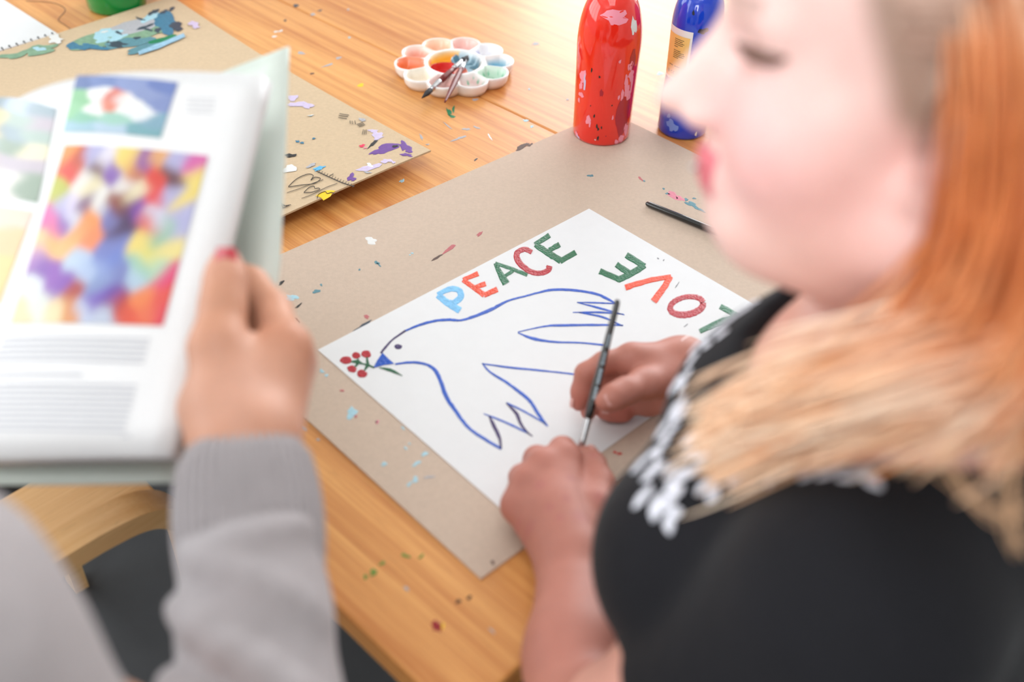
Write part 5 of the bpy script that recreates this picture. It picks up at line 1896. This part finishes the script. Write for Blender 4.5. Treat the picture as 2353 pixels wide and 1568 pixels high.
put_nail(TB[3], TB[4] + CM[2] * -.002, .0100, .0140, .0165, mat('pink_red_nail_polish', lin(206, 70, 82), .2, coat=.5), BODYB, .95, .1, -(CM[2]) + .35 * CM[0])

# grey sweater
fw = Field((-0.66, -0.14, 0.66), (0.02, 0.50, 1.18), 0.0040)
fdir = (WB - EB) / np.linalg.norm(WB - EB)
CUFF0 = WB - fdir * .075
fw.cone(EB, CUFF0, .056, .036, .03)
fw.cone(CUFF0 + fdir * .003, CUFF0 - fdir * .03, .037, .042, .015)
fw.cone(SBR, EB + (-.045, -.02, -.05), .092, .040, .012)
fw.ell((-.42, .05, .92), (.185, .135, .24), None, .06)
fw.cone((-.40, .06, 1.06), SBR, .072, .080, .04)
fw.cone((-.44, .06, 1.06), (-.60, .06, 1.03), .072, .075, .04)
fw.ell((-.42, .07, 1.17), (.062, .062, .06), None, .01, True)
# folds slung round the forearm
sx_ = np.cross(fdir, toC(EB)); sx_ /= np.linalg.norm(sx_)
nz_ = np.cross(sx_, fdir)
if nz_ @ toC(EB) < 0:
    nz_ = -nz_
for t0, t1, r0, rr_, k_ in ((.066, .020, .036, .011, .005), (.035, -.045, .042, .012, .005), (-.005, -.090, .048, .013, .006), (.062, .075, .034, .009, .005)):
    pts = []
    for q in np.linspace(-1.05, 1.05, 7):
        t = t0 + (t1 - t0) * (q + 1.05) / 2.1
        base = EB + fdir * (.09 + t)
        pts.append(base + (sx_ * math.sin(q) + nz_ * math.cos(q)) * r0)
    for a, b in zip(pts[:-1], pts[1:]):
        fw.cone(a, b, rr_, rr_, k_)
Vw, Fw = fw.mesh(3)
M_KNIT = mat('grey_knit', lin(172, 166, 168), .9, .06, 60, .5, 700, sheen=.3)
mkfast('sweater', Vw, Fw, M_KNIT, PBn)
# ribbed cuff
V, F = [], []
NRb, NL = 168, 9
for j in range(NL):
    t = j / (NL - 1)
    c = CUFF0 + fdir * (-.008 + .078 * t)
    R0 = .0392 - .0040 * t + .004 * math.sin(math.pi * t)
    for k in range(NRb):
        a = 2 * math.pi * k / NRb
        r = R0 + .0013 * (1 if (k % 4) < 2 else -1) - (.004 if j == NL - 1 else 0)
        V.append(c + (sx_ * math.cos(a) * 1.04 + nz_ * math.sin(a) * .92) * r)
for j in range(NL):
    t = 1 - j / (NL - 1)
    c = CUFF0 + fdir * (-.008 + .078 * t)
    R0 = .0362 - .0040 * t + .004 * math.sin(math.pi * t)
    for k in range(NRb):
        a = 2 * math.pi * k / NRb
        V.append(c + (sx_ * math.cos(a) * 1.04 + nz_ * math.sin(a) * .92) * R0)
for j in range(2 * NL - 1):
    for k in range(NRb):
        F.append((j * NRb + k, j * NRb + (k + 1) % NRb, (j + 1) * NRb + (k + 1) % NRb, (j + 1) * NRb + k))
fixn(mk('ribbed_cuff', V, F, M_KNIT, PBn, False))
# dark trousers and hair of the same person, outside the picture
fl = Field((-0.72, -0.20, 0.0), (-0.08, 0.62, 0.78), 0.010)
for s in (-1, 1):
    x_ = -.42 + s * .09
    fl.cone((x_, .02, .57), (x_, .36, .53), .085, .065, .04)
    fl.cone((x_, .36, .53), (x_, .30, .10), .060, .045, .03)
    fl.cone((x_, .30, .05), (x_ + .01, .42, .04), .042, .035, .02)
fl.ell((-.42, .02, .63), (.17, .13, .12), None, .05)
Vl, Fl = fl.mesh(1)
mkfast('trousers', Vl, Fl, mat('black_trousers', lin(26, 26, 30), .9, .1, 60), PBn)
fh = Field((-0.56, -0.04, 1.12), (-0.26, 0.26, 1.44), 0.006)
hc_ = np.array((-.41, .12, 1.295)) + Rb @ np.array((-.022, 0, .010))
fh.ell(hc_, (.098, .088, .108), Rb, .02)
fh.ell(hc_ + Rb @ np.array((-.05, 0, -.09)), (.06, .07, .09), Rb, .03)
Vh, Fh = fh.mesh(1)
hv, hf, hc = [], [], []
for s_ in range(900):
    sd = 1 if RNG.uniform() < .5 else -1
    xr = RNG.uniform(-.09, .075)
    root = np.array([xr / .105, sd * RNG.uniform(0, .1), 0.0])
    root[2] = math.sqrt(max(.05, 1 - root[0] ** 2 - root[1] ** 2))
    k_ = (xr + .09) / .165
    phi = sd * math.radians(min(180, max(72, 180 - 100 * k_ + RNG.normal(0, 10))))
    end = np.array([math.cos(phi), math.sin(phi), -.7])
    end /= np.linalg.norm(end)
    ang = math.acos(np.clip(root @ end, -1, 1))
    lf = RNG.uniform(1.0, 1.06)
    pts = []
    for j in range(12):
        f_ = j / 11
        q = (math.sin((1 - f_) * ang) * root + math.sin(f_ * ang) * end) / math.sin(ang)
        pts.append(hc_ + Rb @ (q * np.array([.102, .092, .112]) * lf))
    for j in range(1, 7):
        pts.append(pts[11] + np.array([0, 0, -.02 * j]))
    mb = MB().tube(pts, [.0012] * 15 + [.001, .0007, .0003], 4, True)
    b0 = len(hv)
    hv += mb.v
    hf += [tuple(i + b0 for i in q) for q in mb.f]
    tone = RNG.uniform(0, 1)
    hc += [np.array(lin(58, 40, 32)) * tone + np.array(lin(98, 72, 56)) * (1 - tone)] * len(mb.v)
mk('hair', hv, hf, M_HAIR, PBn, True, True, colors=np.array(hc))
mkfast('hair_mass', Vh, Fh, mat('brown_hair', lin(62, 44, 36), .5, .2, 200), PBn)
st2 = STL.copy()
COL.objects.link(st2)
st2.location = (-.42, .03, 0)
meta(st2, 'round birch stool under the person in the grey sweater', 'stool', 'round birch stools')
for c in list(STL.children):
    d = c.copy()
    COL.objects.link(d)
    d.parent = st2
